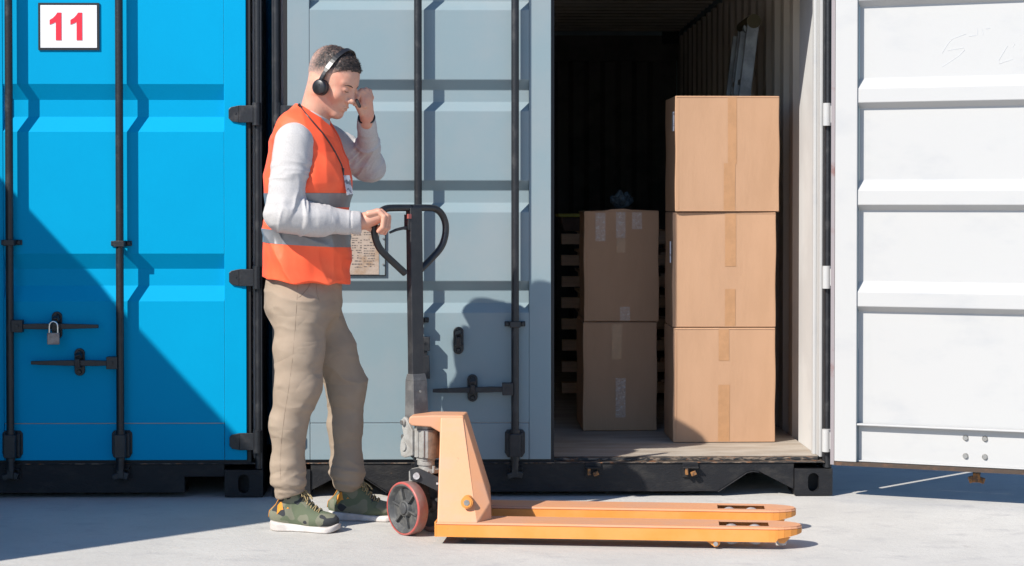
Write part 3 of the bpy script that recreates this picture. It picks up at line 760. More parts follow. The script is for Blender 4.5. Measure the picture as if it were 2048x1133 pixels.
ordn = ["bottom pallet of the dim stack behind the cartons", "second pallet from the floor in the dim stack behind the cartons", "third pallet from the floor in the dim stack behind the cartons",
        "fourth pallet from the floor in the dim stack behind the cartons", "fourth pallet from the top in the dim stack behind the cartons", "third pallet from the top in the dim stack behind the cartons",
        "second pallet from the top in the dim stack behind the cartons", "top pallet of the dim stack behind the cartons"]
zb = FZ + 0.0005
protoP = pallet((px0, YP, zb), ordn[0])
rnd = random.Random(11)
for i in range(1, 8):
    r = protoP.copy(); COL.objects.link(r); r.location = (px0 + rnd.uniform(-0.003, 0.003), YP + rnd.uniform(-0.004, 0.004), zb + i * pz_pitch); r['label'] = ordn[i]
    for ch in list(protoP.children):
        c = ch.copy(); COL.objects.link(c); c.parent = r
ztop = zb + 8 * pz_pitch
# dark crate with a yellow lid on the pallets
YEL = mat("yellow_plastic_lid", (0.30, 0.27, 0.02), 0.5); DARKB = mat("dark_brown_carton", (0.10, 0.06, 0.04), 0.8, c2=(0.06, 0.04, 0.03), nscale=6)
cr = empty("storage_crate", (px0 - 0.01, YP + 0.02, ztop + 0.001)); tag(cr, "dark crate with a yellow lid on top of the pallet stack", "crate")
m = MB(); hc = PZ(428, YP) - ztop - 0.02
m.hexa([(0.02, 0, 0), (0.42, 0, 0), (0.42, 0.35, 0), (0.02, 0.35, 0)], [(0, -0.01, hc), (0.44, -0.01, hc), (0.44, 0.36, hc), (0, 0.36, hc)]); m.build("crate_body", DARKB, cr, bevel=0.006)
m = MB(); m.box((-0.012, -0.022, hc + 0.0005), (0.452, 0.372, hc + 0.018)); m.box((0.12, 0.05, hc + 0.018), (0.43, 0.33, hc + 0.034)); m.build("lid", YEL, cr, bevel=0.004)

# ================================================================ folded step ladder against the wall
ALU = mat("worn_aluminium", (0.34, 0.35, 0.36), 0.5, 0.6, c2=(0.22, 0.23, 0.24), nscale=8, rough2=0.55)
YL = 1.30
tp_ = P(1500, 45, YL); 
ladder = empty("step_ladder", (tp_.x, YL, FZ)); tag(ladder, "folded aluminium step ladder leaning on the corrugated wall behind the cartons", "ladder")
def rel(px, py, dy): q = P(px, py, YL + dy); return Vector((q.x - tp_.x, dy, q.z - FZ))
ta = rel(1507, 48, 0.0); tb = rel(1493, 62, 0.10)
fa = rel(1490, 190, 0.0); fb = rel(1478, 190, 0.10)
def down(t, b):
    d = (b - t) / (b.z - t.z); return t + d * (0.002 - t.z) * 1.0
ga, gb = down(ta, fa), down(tb, fb)
for nm, t, gnd, off in (("front_rail", ta, ga, 0.0), ("front_rail", ta, ga, 0.34), ("rear_rail", tb, gb, 0.03), ("rear_rail", tb, gb, 0.31)):
    m = MB(); d = (gnd - t).normalized(); c = (t + gnd) / 2 + Vector((0, off, 0)); c.z = (t.z + gnd.z) / 2 + 0.012
    m.obox(c, (1, 0, 0), d, (1, 0, 0) if False else Vector((1, 0, 0)).cross(d), 0.030 if nm == "front_rail" else 0.026, (gnd - t).length / 2 - 0.012, 0.013)
    m.build(nm, ALU, ladder, bevel=0.003)
for k in range(1, 7):
    f = k / 7.0; c = ta.lerp(ga, f) + Vector((0, 0.17, 0.0))
    m = MB(); m.obox(c, (1, 0, 0), (0, 1, 0), (0, 0, 1), 0.030, 0.155, 0.012); m.build("step", ALU, ladder, bevel=0.002)
YELD = mat("dull_yellow_cap", (0.07, 0.055, 0.02), 0.6)
m = MB(); m.mat(0).cyl(ta + Vector((0.0, -0.018, 0.012)), ta + Vector((0.0, 0.36, 0.012)), 0.036, n=18); m.mat(1).cyl(tb + Vector((0.004, -0.035, 0.012)), tb + Vector((0.004, 0.02, 0.012)), 0.024, n=14)
m.build("top_cap", [YELD, ALU], ladder, bevel=0.003)

# ================================================================ pallet jack
ORG = mat("faded_orange_paint", (0.70, 0.262, 0.045), 0.45, c2=(0.72, 0.30, 0.075), nscale=5, nlo=0.35, nhi=0.68, bump=0.18, bscale=36, bdist=0.003,
          c3=(0.24, 0.12, 0.07), n3scale=26, n3lo=0.670, n3hi=0.715, rough2=0.55)
ORT = mat("orange_paint_scuffed", (0.62, 0.290, 0.145), 0.55, c2=(0.57, 0.290, 0.17), nscale=9, nlo=0.4, nhi=0.65, bump=0.2, bscale=40, bdist=0.003,
          c3=(0.30, 0.16, 0.10), n3scale=24, n3lo=0.665, n3hi=0.71, stretch=(0.7, 1.3, 1))
CASTG = mat("dusty_cast_grey_paint", (0.33, 0.32, 0.30), 0.55, 0.0, c2=(0.24, 0.225, 0.205), nscale=22, nlo=0.4, nhi=0.7, bump=0.5, bscale=70, bdist=0.004,
            c3=(0.10, 0.08, 0.07), n3scale=30, n3lo=0.66, n3hi=0.74)
CASTB = mat("copper_brown_casting", (0.22, 0.13, 0.085), 0.5, 0.2, c2=(0.14, 0.09, 0.065), nscale=22, bump=0.3, bscale=60)
DKST = mat("dusty_black_steel", (0.020, 0.020, 0.023), 0.42, c2=(0.042, 0.040, 0.040), nscale=12, nlo=0.42, nhi=0.72, bump=0.25, bscale=60, bdist=0.003, rough2=0.6,
           c3=(0.20, 0.19, 0.18), n3scale=42, n3lo=0.72, n3hi=0.77)
TYRE = mat("red_polyurethane_tread", (0.31, 0.125, 0.11), 0.55, c2=(0.27, 0.18, 0.16), nscale=16, nlo=0.35, nhi=0.65, bump=0.2, bscale=60)
TYRER = mat("red_polyurethane_rim", (0.46, 0.075, 0.065), 0.45, c2=(0.36, 0.11, 0.09), nscale=20)
HUB = mat("dusty_hub_iron", (0.055, 0.056, 0.058), 0.55, c2=(0.12, 0.115, 0.105), nscale=22, nlo=0.42, nhi=0.68, bump=0.5, bscale=70, bdist=0.003)
NYLON = mat("grey_nylon_roller", (0.48, 0.47, 0.48), 0.5, c2=(0.32, 0.30, 0.30), nscale=30)
JO = Vector((0.031, -0.877, 0)); JA = R(-6.45)
jack = empty("pallet_jack", JO, JA)
tag(jack, "orange hand pallet jack with black looped handle standing on the concrete", "pallet jack")
XT = 1.190                                              # fork tip
def fork(y0):
    m = MB(); zt, zb_ = 0.081, 0.031
    st = [(-0.165, .080, zb_), (0.86, .080, zb_), (0.888, .080, zb_), (1.072, .080, zb_), (1.095, .079, zb_), (1.103, .078, 0.044), (1.125, .073, 0.047), (1.150, .062, 0.051), (1.172, .047, 0.055), (1.186, .028, 0.058), (XT, .010, 0.060)]
    hy = 0.052
    vs = []
    for x, w, z in st:
        h = min(hy, w * 0.75)
        vs += [(x, y0 - w, z), (x, y0 - w, zt - 0.006), (x, y0 - w + 0.006 if w > .03 else y0 - w * .8, zt), (x, y0 - h, zt), (x, y0 + h, zt), (x, y0 + w - 0.006 if w > .03 else y0 + w * .8, zt), (x, y0 + w, zt - 0.006), (x, y0 + w, z)]
    n = len(st)
    for k in range(n - 1):
        for j in range(7):
            if j == 3 and k == 2: continue
            m.mi = 1 if 1 <= j <= 5 else 0
            m.add([vs[k*8+j], vs[k*8+j+1], vs[(k+1)*8+j+1], vs[(k+1)*8+j]], [(0, 3, 2, 1)], False)
    m.mi = 0
    m.add([vs[j] for j in range(8)], [(0, 1, 2, 3, 4, 5, 6, 7)], False); m.add([vs[(n-1)*8+j] for j in range(8)], [(7, 6, 5, 4, 3, 2, 1, 0)], False)
    bm = bmesh.new()
    o = m.build("fork", [ORG, ORT], jack, recalc=False, solid=0.0042)
    o.modifiers["solid"].offset = 1.0
    bm.free()
    # push rod under the fork, entry roller, load rollers, bracket
    m = MB(); m.box((0.02, y0 - 0.018, 0.040), (0.93, y0 + 0.018, 0.060)); m.build("push_rod", DKST, o, bevel=0.002)
    for xr in (0.935, 1.022):
        m = MB(); m.lathe((xr, y0 - 0.036, 0.045), (0, 1, 0), [(0, 0.006), (0, 0.029), (0.004, 0.0335), (0.068, 0.0335), (0.072, 0.029), (0.072, 0.006)], 28)
        m.build("load_roller", NYLON, o)
    m = MB()
    for yy in (-0.048, 0.042): m.prism([(0.885, 0.034), (1.06, 0.034), (1.06, 0.05), (0.97, 0.068), (0.885, 0.05)], 'y', y0 + yy, y0 + yy + 0.006)
    m.cyl((0.978, y0 - 0.05, 0.052), (0.978, y0 + 0.05, 0.052), 0.013, n=14)
    m.build("roller_bracket", STEEL, o, bevel=0.002)
    m = MB(); m.lathe((1.118, y0 - 0.045, 0.033), (0, 1, 0), [(0, 0.004), (0, 0.019), (0.003, 0.022), (0.030, 0.022), (0.033, 0.019), (0.033, 0.004)], 20); m.mat(1).cyl((1.118, y0 - 0.055, 0.033), (1.118, y0 - 0.046, 0.033), 0.008, n=10)
    m.build("entry_roller", [NYLON, STEEL], o)
    m = MB()
    for yy in (-0.062, -0.009): m.prism([(1.090, 0.047), (1.150, 0.047), (1.140, 0.036), (1.127, 0.024), (1.110, 0.024)], 'y', y0 + yy, y0 + yy + 0.004)
    m.build("roller_fork", ORG, o)
    m = MB(); xk = 0.875
    m.prism([(xk - 0.040, 0.034), (xk + 0.017, 0.034), (xk + 0.016, 0.020), (xk + 0.008, 0.009), (xk - 0.004, 0.008), (xk - 0.014, 0.016)], 'y', y0 - 0.074, y0 - 0.067)
    m.mat(1).cyl((xk, y0 - 0.080, 0.021), (xk, y0 + 0.06, 0.021), 0.0085, n=12)
    m.build("pivot_bracket", [ORG, CHROME], o, bevel=0.001)
    m = MB(); m.box((-0.10, y0 - 0.05, 0.020), (-0.02, y0 + 0.05, 0.030)); m.cyl((-0.06, y0 - 0.06, 0.024), (-0.06, y0 + 0.06, 0.024), 0.008, n=10); m.build("lower_link", DKST, o, bevel=0.002)
    return o
for yf in (-0.193, 0.193): fork(yf)
# frame: pyramid shaped housing
m = MB()
zt = 0.462
bn0 = (-0.163, -0.272, 0.0812); bn1 = (-0.012, -0.272, 0.0812); bg = (0.012, -0.195, 0.0812)
g1 = (0.008, -0.205, 0.150)
t0 = (-0.178, -0.066, zt - 0.004); t1 = (-0.092, -0.066, zt - 0.004); t2 = (-0.086, -0.052, zt - 0.004)
def mir(p): return (p[0], -p[1], p[2])
V = [bn0, bn1, (0.034, -0.190, 0.0812), (0.030, -0.198, 0.150), t0, t1, t2]; V2 = [mir(p) for p in (bn0, (-0.020, -0.272, 0.0812), (-0.008, -0.195, 0.0812), (-0.014, -0.205, 0.150), t0, t1, t2)]
n = len(V)
m.add(V + V2, [(0, 1, 5, 4), (1, 2, 3), (1, 3, 6, 5), (n+0, n+4, n+5, n+1), (n+1, n+3, n+2), (n+1, n+5, n+6, n+3),
               (2, n+2, n+3, 3), (3, n+3, n+6, 6), (4, 5, 6, n+6, n+5, n+4), (0, 4, n+4, n+0), (0, n+0, n+2, 2, 1) if False else (0, n+0, n+1, n+2, 2, 1)], False)
m.build("frame", ORT, jack, bevel=0.006, seg=3)
# heel plates over the fork roots
m = MB()
for s_ in (-1, 1):
    y0_, y1_ = sorted((s_ * 0.2745, s_ * 0.112)); m.box((-0.172, y0_, 0.030), (-0.1655, y1_, 0.086))
m.build("heel_plate", ORG, jack, bevel=0.001)
m = MB(); m.prism([(-0.20, zt), (-0.292, zt - 0.004), (-0.300, zt - 0.012), (-0.300, zt - 0.032), (-0.288, zt - 0.042), (-0.215, zt - 0.046), (-0.180, zt - 0.066), (-0.172, zt - 0.070), (-0.098, zt - 0.070), (-0.084, zt - 0.03), (-0.088, zt)], 'y', -0.068, 0.068)
m.build("top_arm", ORT, jack, bevel=0.007, seg=3)
m = MB(); m.mat(0).cyl((-0.052, -0.262, 0.158), (-0.052, -0.215, 0.158), 0.0225, n=24); m.mat(1).cyl((-0.052, -0.266, 0.158), (-0.052, -0.260, 0.158), 0.012, n=6)
m.mat(0).cyl((-0.052, -0.2645, 0.158), (-0.052, -0.262, 0.158), 0.018, n=24)
m.build("axle_boss", [ORG, STEEL], jack, bevel=0.003)
# pump body on the steering axis
AX = Vector((-0.243, 0.0, 0))
pump = MB()
oct_ = [(-.040, -.024), (-.024, -.040), (.024, -.040), (.040, -.024), (.040, .024), (.024, .040), (-.024, .040), (-.040, .024)]
c45, s45 = math.cos(R(-42)), math.sin(R(-42))
def rot2(p): return (AX.x + p[0] * c45 - p[1] * s45, p[0] * s45 + p[1] * c45)
pump.mat(0).prism([rot2(p) for p in oct_], 'z', 0.292, 0.402)
pump.prism([rot2((p[0] * .86, p[1] * .86)) for p in oct_], 'z', 0.402, 0.418)
pump.prism([rot2((p[0] * .82, p[1] * .82)) for p in oct_], 'z', 0.280, 0.292)
for q in ((-.0405, 0), (0, -.0405), (.028, -.036), (-.036, -.028)): 
    a = rot2(q); pump.cyl((a[0], a[1], 0.297), (a[0], a[1], 0.398), 0.0055, n=10)
pump.mat(1).cyl(AX + Vector((0.016, -0.004, 0.290)), AX + Vector((0.016, -0.004, 0.402)), 0.0385, n=24)
pump.mat(0).cyl(AX + Vector((0, 0, 0.262)), AX + Vector((0, 0, 0.281)), 0.034, n=24); pump.cyl(AX + Vector((0, 0, 0.245)), AX + Vector((0, 0, 0.262)), 0.029, n=24)
pump.mat(2).cyl(AX + Vector((0, 0, 0.414)), AX + Vector((0, 0, 0.436)), 0.026, n=20)
pump.build("pump_body", [CASTG, CASTB, ORG], jack, bevel=0.004, seg=2)
# steering frame: everything below turns with the handle
ST = R(180 - 131)                                       # turned left of straight
U = Vector((-0.64, 0.77, 0)); Wd = Vector((0.77, 0.64, 0)); Z = Vector((0, 0, 1))
Ri = Matrix.Rotation(-JA, 3, 'Z'); U = Ri @ U; Wd = Ri @ Wd
def S(u, w, z): return AX + U * u + Wd * w + Z * z
m = MB()       # casting bracket that carries the handle pivot
m.mat(0)
for w0 in (-0.052, 0.040):
    pts = [(0.02, 0.395), (0.058, 0.440), (0.074, 0.446), (0.086, 0.436), (0.086, 0.400), (0.076, 0.372), (0.094, 0.350), (0.100, 0.318), (0.092, 0.290), (0.070, 0.286), (0.02, 0.300)]
    a = [S(u, w0, z) for u, z in pts]; b = [S(u, w0 + 0.012, z) for u, z in pts]; k = len(pts)
    m.add(a + b, [tuple(range(k)), tuple(range(2*k-1, k-1, -1))] + [(i, k+i, k+(i+1)%k, (i+1)%k) for i in range(k)], False)
m.cyl(S(0.070, -0.062, 0.425), S(0.070, 0.062, 0.425), 0.012, n=14); m.cyl(S(0.072, -0.058, 0.330), S(0.072, 0.05, 0.330), 0.017, n=16)
m.obox(S(0.045, 0, 0.345), U, Wd, Z, 0.03, 0.040, 0.040)
m.mat(1).cyl(S(0.070, -0.068, 0.425), S(0.070, -0.062, 0.425), 0.009, n=6); m.cyl(S(0.086, -0.050, 0.366), S(0.086, 0.04, 0.366), 0.010, n=10)
m.cyl(S(0.112, -0.006, 0.36), S(0.095, -0.006, 0.30), 0.006, n=8)
m.build("pivot_casting", [CASTG, STEEL], jack, bevel=0.0025)
m = MB()       # yoke and lift links
m.mat(0).cyl(AX + Z * 0.232, AX + Z * 0.246, 0.052, n=28); m.obox(AX + Z * 0.222 + Vector((-0.02, -0.02, 0)), (1, 0, 0), (0, 1, 0), (0, 0, 1), 0.038, 0.042, 0.022)
m.cyl(AX + Vector((0.036, -0.040, 0.236)), AX + Vector((0.036, -0.040, 0.262)), 0.006, n=10)
m.build("steering_yoke", CASTG, jack, bevel=0.005, seg=3)
m = MB()
for yy in (-0.078, 0.066):
    m.prism([(-0.295, 0.252), (-0.262, 0.258), (-0.140, 0.205), (-0.140, 0.150), (-0.250, 0.200), (-0.292, 0.212)], 'y', yy, yy + 0.012)
m.mat(1).cyl((-0.268, -0.090, 0.229), (-0.268, 0.088, 0.229), 0.013, n=14)
m.box((-0.192, -0.0796, 0.196), (-0.176, -0.0786, 0.204))
m.build("lift_link", [DKST, NYLON], jack, bevel=0.003)
# steering wheels
WC = AX + Vector((-0.018, -0.030, 0))
RW = 0.103
for s_ in (-1, 1):
    c = WC + Wd * (s_ * 0.062) + Z * RW
    d = Wd * s_
    root_p = c
    m = MB()
    m.mat(0).lathe(c, d, [(-0.025, RW - 0.020), (-0.025, RW - 0.006), (-0.020, RW), (0.021, RW)], 56)
    m.mat(1).lathe(c, d, [(0.021, RW), (0.0250, RW - 0.002), (0.0255, RW - 0.005), (0.0250, RW - 0.008)], 56)
    ty = m.build("steer_wheel", [TYRE, TYRER, HUB], jack)
    m = MB()
    m.lathe(c, d, [(-0.024, RW - 0.008), (0.0248, RW - 0.008), (0.0248, RW - 0.014), (0.006, RW - 0.026), (0.004, 0.034), (0.018, 0.031), (0.021, 0.028), (0.021, 0.024)], 48)
    m.lathe(c, d, [(0.018, 0.024), (0.026, 0.022), (0.028, 0.017), (0.028, 0.0)], 28)
    m.lathe(c, -d, [(0.024, RW - 0.013), (0.010, RW - 0.026), (0.008, 0.03), (0.02, 0.026), (0.022, 0.0)], 40)
    e1 = Z; e2 = d.cross(Z)
    for i in range(6):
        t = math.pi * 2 * i / 6 + 0.28; r_ = (e1 * math.cos(t) + e2 * math.sin(t))
        m.obox(c + d * 0.0115 + r_ * 0.053, r_, d.cross(r_), d, 0.024, 0.0035, 0.007)
    m.build("wheel_hub", HUB, ty, bevel=0.0015)
m = MB(); m.cyl(WC + Wd * -0.05 + Z * RW, WC + Wd * 0.05 + Z * RW, 0.016, n=14); m.obox(WC + Z * 0.165, Wd, U, Z, 0.026, 0.024, 0.050); m.obox(WC + Z * 0.125, Wd, U, Z, 0.030, 0.026, 0.032); m.build("axle_carrier", DKST, jack, bevel=0.003)
# tiller
th = empty("x", (0, 0, 0)); bpy.data.objects.remove(th)
UO = 0.058
def TZ(py): return PZ(py, -0.84)
def lean(z): return UO + (z - 0.40) * 0.02
m = MB()
def col_sec(z, hw, hu, du=0.0): return [S(lean(z) + du - hu, -hw, z), S(lean(z) + du - hu, hw, z), S(lean(z) + du + hu, hw, z), S(lean(z) + du + hu, -hw, z)]
m.hexa(col_sec(0.58, 0.029, 0.016), col_sec(1.262, 0.029, 0.016))
m.build("tiller", DKST, jack, bevel=0.003)
m = MB()
m.hexa(col_sec(0.415, 0.036, 0.030), col_sec(0.585, 0.034, 0.026)); m.hexa(col_sec(0.585, 0.034, 0.026), col_sec(0.612, 0.031, 0.019))
m.mat(1).cyl(S(UO - 0.034, -0.008, 0.545), S(UO - 0.030, -0.008, 0.545), 0.005, n=8)
m.build("tiller_socket", [mat("dusty_dark_grey_steel", (0.085, 0.083, 0.083), 0.6, c2=(0.14, 0.135, 0.13), nscale=16, bump=0.35, bscale=50, bdist=0.003, c3=(0.25, 0.24, 0.22), n3scale=30, n3lo=0.70, n3hi=0.75), STEEL], jack, bevel=0.004)
zt_ = 1.268
lp = [(-0.004, -0.016), (0.10, -0.016), (0.128, -0.019), (0.153, -0.031), (0.172, -0.052), (0.184, -0.080), (0.186, -0.108), (0.181, -0.140), (0.168, -0.172), (0.147, -0.198), (0.118, -0.222), (0.080, -0.252), (0.032, -0.290)]
lp = [(w * 0.95, zt_ + z * 0.93 + 0.008) for w, z in lp]
# smooth the path
def smooth_path(p, k=3):
    p = [Vector(q) for q in p]
    for _ in range(k):
        q = [p[0]]
        for a, b in zip(p, p[1:]): q += [a.lerp(b, .25), a.lerp(b, .75)]
        p = q + [p[-1]]
    return p
m = MB()
for s_ in (1, -1):
    m.tube(smooth_path([S(lean(z), s_ * w - 0.018, z) for w, z in lp], 2), 0.0138, n=12)
m.build("handle_loop", mat("black_plastic_grip", (0.014, 0.014, 0.016), 0.33, c2=(0.022, 0.022, 0.024), nscale=20, bump=0.15, bscale=120, bdist=0.002), jack)
m = MB(); m.mat(0).tube([S(lean(1.19), -0.03, 1.185), S(lean(1.19) - 0.006, -0.06, 1.182), S(lean(1.19) - 0.008, -0.095, 1.176), S(lean(1.19), -0.12, 1.165)], [0.0075, 0.0065, 0.006, 0.005], n=8)
m.obox(S(lean(1.2), -0.033, 1.205), Wd, U, Z, 0.006, 0.014, 0.03); m.mat(1).obox(S(lean(1.23) - 0.012, -0.034, 1.228), Wd, U, Z, 0.008, 0.006, 0.009)
m.build("release_lever", [DKST, TYRER], jack, bevel=0.001)
m = MB(); m.box((0, 0, 0), (0.001, 0.001, 0.001)); 
# ================================================================ implicit surfaces
def A_(v): return np.array(v, dtype=np.float64)
def cone(p, a, b, ra, rb, squash=None):
    """tapered capsule; squash = (direction, factor): factor > 1 makes it thinner along the direction"""
    a = A_(a); b = A_(b); ba = b - a; L2 = max(float(ba @ ba), 1e-12)
    t = np.clip(((p - a) @ ba) / L2, 0, 1)
    q = p - a - t[:, None] * ba
    if squash:
        w = A_(squash[0]); w = w / np.linalg.norm(w)
        q = q + (squash[1] - 1) * (q @ w)[:, None] * w
    return np.sqrt((q * q).sum(1)) - (ra + (rb - ra) * t)
def ell(p, c, axes, r):
    """axes: 3x3 rows; r: radii"""
    q = (p - A_(c)) @ A_(axes).T; r = A_(r)
    k0 = np.sqrt(((q / r) ** 2).sum(1)); k1 = np.sqrt(((q / r ** 2) ** 2).sum(1)) + 1e-9
    return k0 * (k0 - 1) / k1
def smin(a, b, k):
    h = np.clip(0.5 + 0.5 * (b - a) / k, 0, 1); return b + (a - b) * h - k * h * (1 - h)
def smax(a, b, k): return -smin(-a, -b, k)
def half(p, c, n):
    n = A_(n); n = n / np.linalg.norm(n); return (p - A_(c)) @ n
def vnoise(p, seed=0):
    p = np.asarray(p); i = np.floor(p).astype(np.int64); f = p - i; f = f * f * (3 - 2 * f)
    def hsh(x, y, z):
        n = (x * 374761393 + y * 668265263 + z * 2147483647 + seed * 974634777) & 0xffffffff
        n = ((n ^ (n >> 13)) * 1274126177) & 0xffffffff
        n = (n ^ (n >> 16)) & 0xffff
        return n / 65535.0 * 2 - 1
    r = 0
    for dx in (0, 1):
        for dy in (0, 1):
            for dz in (0, 1):
                w = (f[:, 0] if dx else 1 - f[:, 0]) * (f[:, 1] if dy else 1 - f[:, 1]) * (f[:, 2] if dz else 1 - f[:, 2])
                r = r + w * hsh(i[:, 0] + dx, i[:, 1] + dy, i[:, 2] + dz)
    return r
def fbm(p, o=3, seed=0):
    r = 0; a = 1.0
    for k in range(o): r = r + a * vnoise(p * (2 ** k), seed + k); a *= 0.5
    return r

def mesh_sdf(f, lo, hi, h, bound=2.2, project=2):
    """sparse surface nets"""
    B = 8
    lo = A_(lo); hi = A_(hi); nb = np.ceil((hi - lo) / (h * B)).astype(int)
    bi = np.stack(np.meshgrid(*[np.arange(n) for n in nb], indexing='ij'), -1).reshape(-1, 3)
    c = lo + (bi + 0.5) * h * B
    d = np.concatenate([f(q) for q in np.array_split(c, max(1, len(c) // 200000 + 1))])
    bi = bi[np.abs(d) < h * B * 0.87 * bound / 1.0]
    g = np.stack(np.meshgrid(*[np.arange(B + 1)] * 3, indexing='ij'), -1).reshape(-1, 3)
    keys = []; verts = []; edges = []
    N = (nb * B + 2).astype(np.int64)
    def key(ijk): return (ijk[..., 0] * N[1] + ijk[..., 1]) * N[2] + ijk[..., 2]
    corner = np.array([(x, y, z) for x in (0, 1) for y in (0, 1) for z in (0, 1)])
    ed = [(a, b) for a in range(8) for b in range(a + 1, 8) if np.abs(corner[a] - corner[b]).sum() == 1]
    for chunk in np.array_split(bi, max(1, len(bi) // 400 + 1)):
        if not len(chunk): continue
        gi = chunk[:, None, :] * B + g[None]
        val = f(lo + gi.reshape(-1, 3) * h).reshape(len(chunk), B + 1, B + 1, B + 1)
        cv = np.stack([val[:, x:x+B, y:y+B, z:z+B] for x, y, z in corner], -1)
        s = cv < 0; act = s.any(-1) & ~s.all(-1)
        idx = np.argwhere(act)
        if not len(idx): continue
        cc = cv[act]; base = chunk[idx[:, 0]] * B + idx[:, 1:]
        acc = np.zeros((len(idx), 3)); cnt = np.zeros(len(idx))
        for a, b in ed:
            m_ = (cc[:, a] < 0) != (cc[:, b] < 0)
            if not m_.any(): continue
            t = cc[m_, a] / (cc[m_, a] - cc[m_, b])
            acc[m_] += corner[a] + t[:, None] * (corner[b] - corner[a]); cnt[m_] += 1
        verts.append(lo + (base + acc / cnt[:, None]) * h); keys.append(key(base))
        for ax, cb in ((0, 4), (1, 2), (2, 1)):
            m_ = (cc[:, 0] < 0) != (cc[:, cb] < 0)
            if m_.any(): edges.append(np.concatenate([base[m_], np.full((m_.sum(), 1), ax), (cc[m_, 0] < 0)[:, None]], 1))
    V = np.concatenate(verts); K = np.concatenate(keys); E = np.concatenate(edges)
    od = np.argsort(K); K = K[od]; V = V[od]
    faces = []
    for ax in range(3):
        e = E[E[:, 3] == ax]
        if not len(e): continue
        u = np.zeros(3, int); v = np.zeros(3, int); u[(ax + 1) % 3] = 1; v[(ax + 2) % 3] = 1
        q = []
        ok = np.ones(len(e), bool)
        for off in (0 * u, u, u + v, v):
            kk = key(e[:, :3] - off); ii = np.clip(np.searchsorted(K, kk), 0, len(K) - 1); ok &= K[ii] == kk; q.append(ii)
        q = np.stack(q, 1)[ok]; ins = e[ok, 4].astype(bool)
        q[ins] = q[ins][:, ::-1]
        faces.append(q)
    Fc = np.concatenate(faces)
    for _ in range(project):
        e_ = h * 0.3
        d0 = f(V); gr = np.stack([f(V + A_(o_) * e_) - d0 for o_ in ((1, 0, 0), (0, 1, 0), (0, 0, 1))], 1) / e_
        g2 = (gr * gr).sum(1)[:, None] + 1e-6
        st = -d0[:, None] * gr / g2; ln = np.sqrt((st * st).sum(1))[:, None] + 1e-12
        V = V + st * np.minimum(1, h * 0.5 / ln)
    return V, Fc[:, ::-1]
def vertex_normals(f, V, h=0.002):
    gr = np.stack([f(V + A_(o_) * h) - f(V - A_(o_) * h) for o_ in ((1, 0, 0), (0, 1, 0), (0, 0, 1))], 1)
    return gr / (np.sqrt((gr * gr).sum(1))[:, None] + 1e-12)
def to_obj(name, V, Fc, mats, parent, matidx=None):
    me = bpy.data.meshes.new(name)
    me.vertices.add(len(V)); me.vertices.foreach_set("co", np.ascontiguousarray(V, dtype=np.float32).ravel())
    me.loops.add(Fc.size); me.loops.foreach_set("vertex_index", np.ascontiguousarray(Fc, dtype=np.int32).ravel())
    me.polygons.add(len(Fc)); me.polygons.foreach_set("loop_start", np.arange(0, Fc.size, 4, dtype=np.int32)); me.polygons.foreach_set("loop_total", np.full(len(Fc), 4, dtype=np.int32))
    for q in (mats if isinstance(mats, (list, tuple)) else [mats]): me.materials.append(q)
    me.polygons.foreach_set("use_smooth", np.ones(len(Fc), dtype=bool))
    if matidx is not None: me.polygons.foreach_set("material_index", np.ascontiguousarray(matidx, dtype=np.int32))
    me.update(); me.validate()
    o = bpy.data.objects.new(name, me); COL.objects.link(o); o.parent = parent
    return o

# ================================================================ the man (all in world space, then made relative to the Empty at his feet)
YB = -0.80
man = empty("person", (PX(640, YB, 1050), YB - 0.0, 0)); MO = A_(man.location)
tag(man, "man in orange hi-vis vest and khaki trousers with a headset, holding the jack handle", "person")
def W_(px, py, Y): return A_(P(px, py, Y)) - MO
XH = A_((1, 0, 0)); YH = A_((0, 1, 0)); ZH = A_((0, 0, 1))
PXL = 1 / 511.0
# joints
neckb = W_(622, 236, -0.83); shN = W_(590, 285, -0.985); shF = W_(622, 268, -0.64)
elN = W_(567, 428, -1.055); wrN = W_(716, 446, -.965)
elF = W_(741, 334, -0.54); wrF = W_(733, 243, -0.735)
# --- torso
def torso(p, grow=0.0):
    sq = (YH, 0.76)
    d = cone(p, W_(608, 590, -.76), W_(612, 500, -.775), .148 + grow, .144 + grow, sq)
    d = smin(d, cone(p, W_(611, 500, -.775), W_(617, 360, -.80), .144 + grow, .151 + grow, (YH, .72)), .05)
    d = smin(d, cone(p, W_(616, 360, -.80), W_(613, 300, -.81), .151 + grow, .135 + grow, (YH, .70)), .05)
    d = smin(d, cone(p, W_(596, 262, -.93), W_(618, 250, -.69), .062 + grow, .062 + grow), .06)
    return d
def neckf(p, grow=0.0):
    return cone(p, W_(624, 248, -.825), W_(644, 172, -.84), .060 + grow, .058 + grow)
def armN(p, g=0.0):
    d = cone(p, shN, elN, .077 + g, .068 + g)
    return smin(d, cone(p, elN, W_(640, 441, -1.015), .066 + g, .055 + g), .03)
def foreN(p, g=0.0):
    return cone(p, W_(600, 436, -1.042), wrN, .062 + g, .0425 + g)
def armF(p, g=0.0):
    d = cone(p, shF, elF, .078 + g, .060 + g)
    return d
def foreF(p, g=0.0):
    return cone(p, elF, wrF, .055 + g, .036 + g)
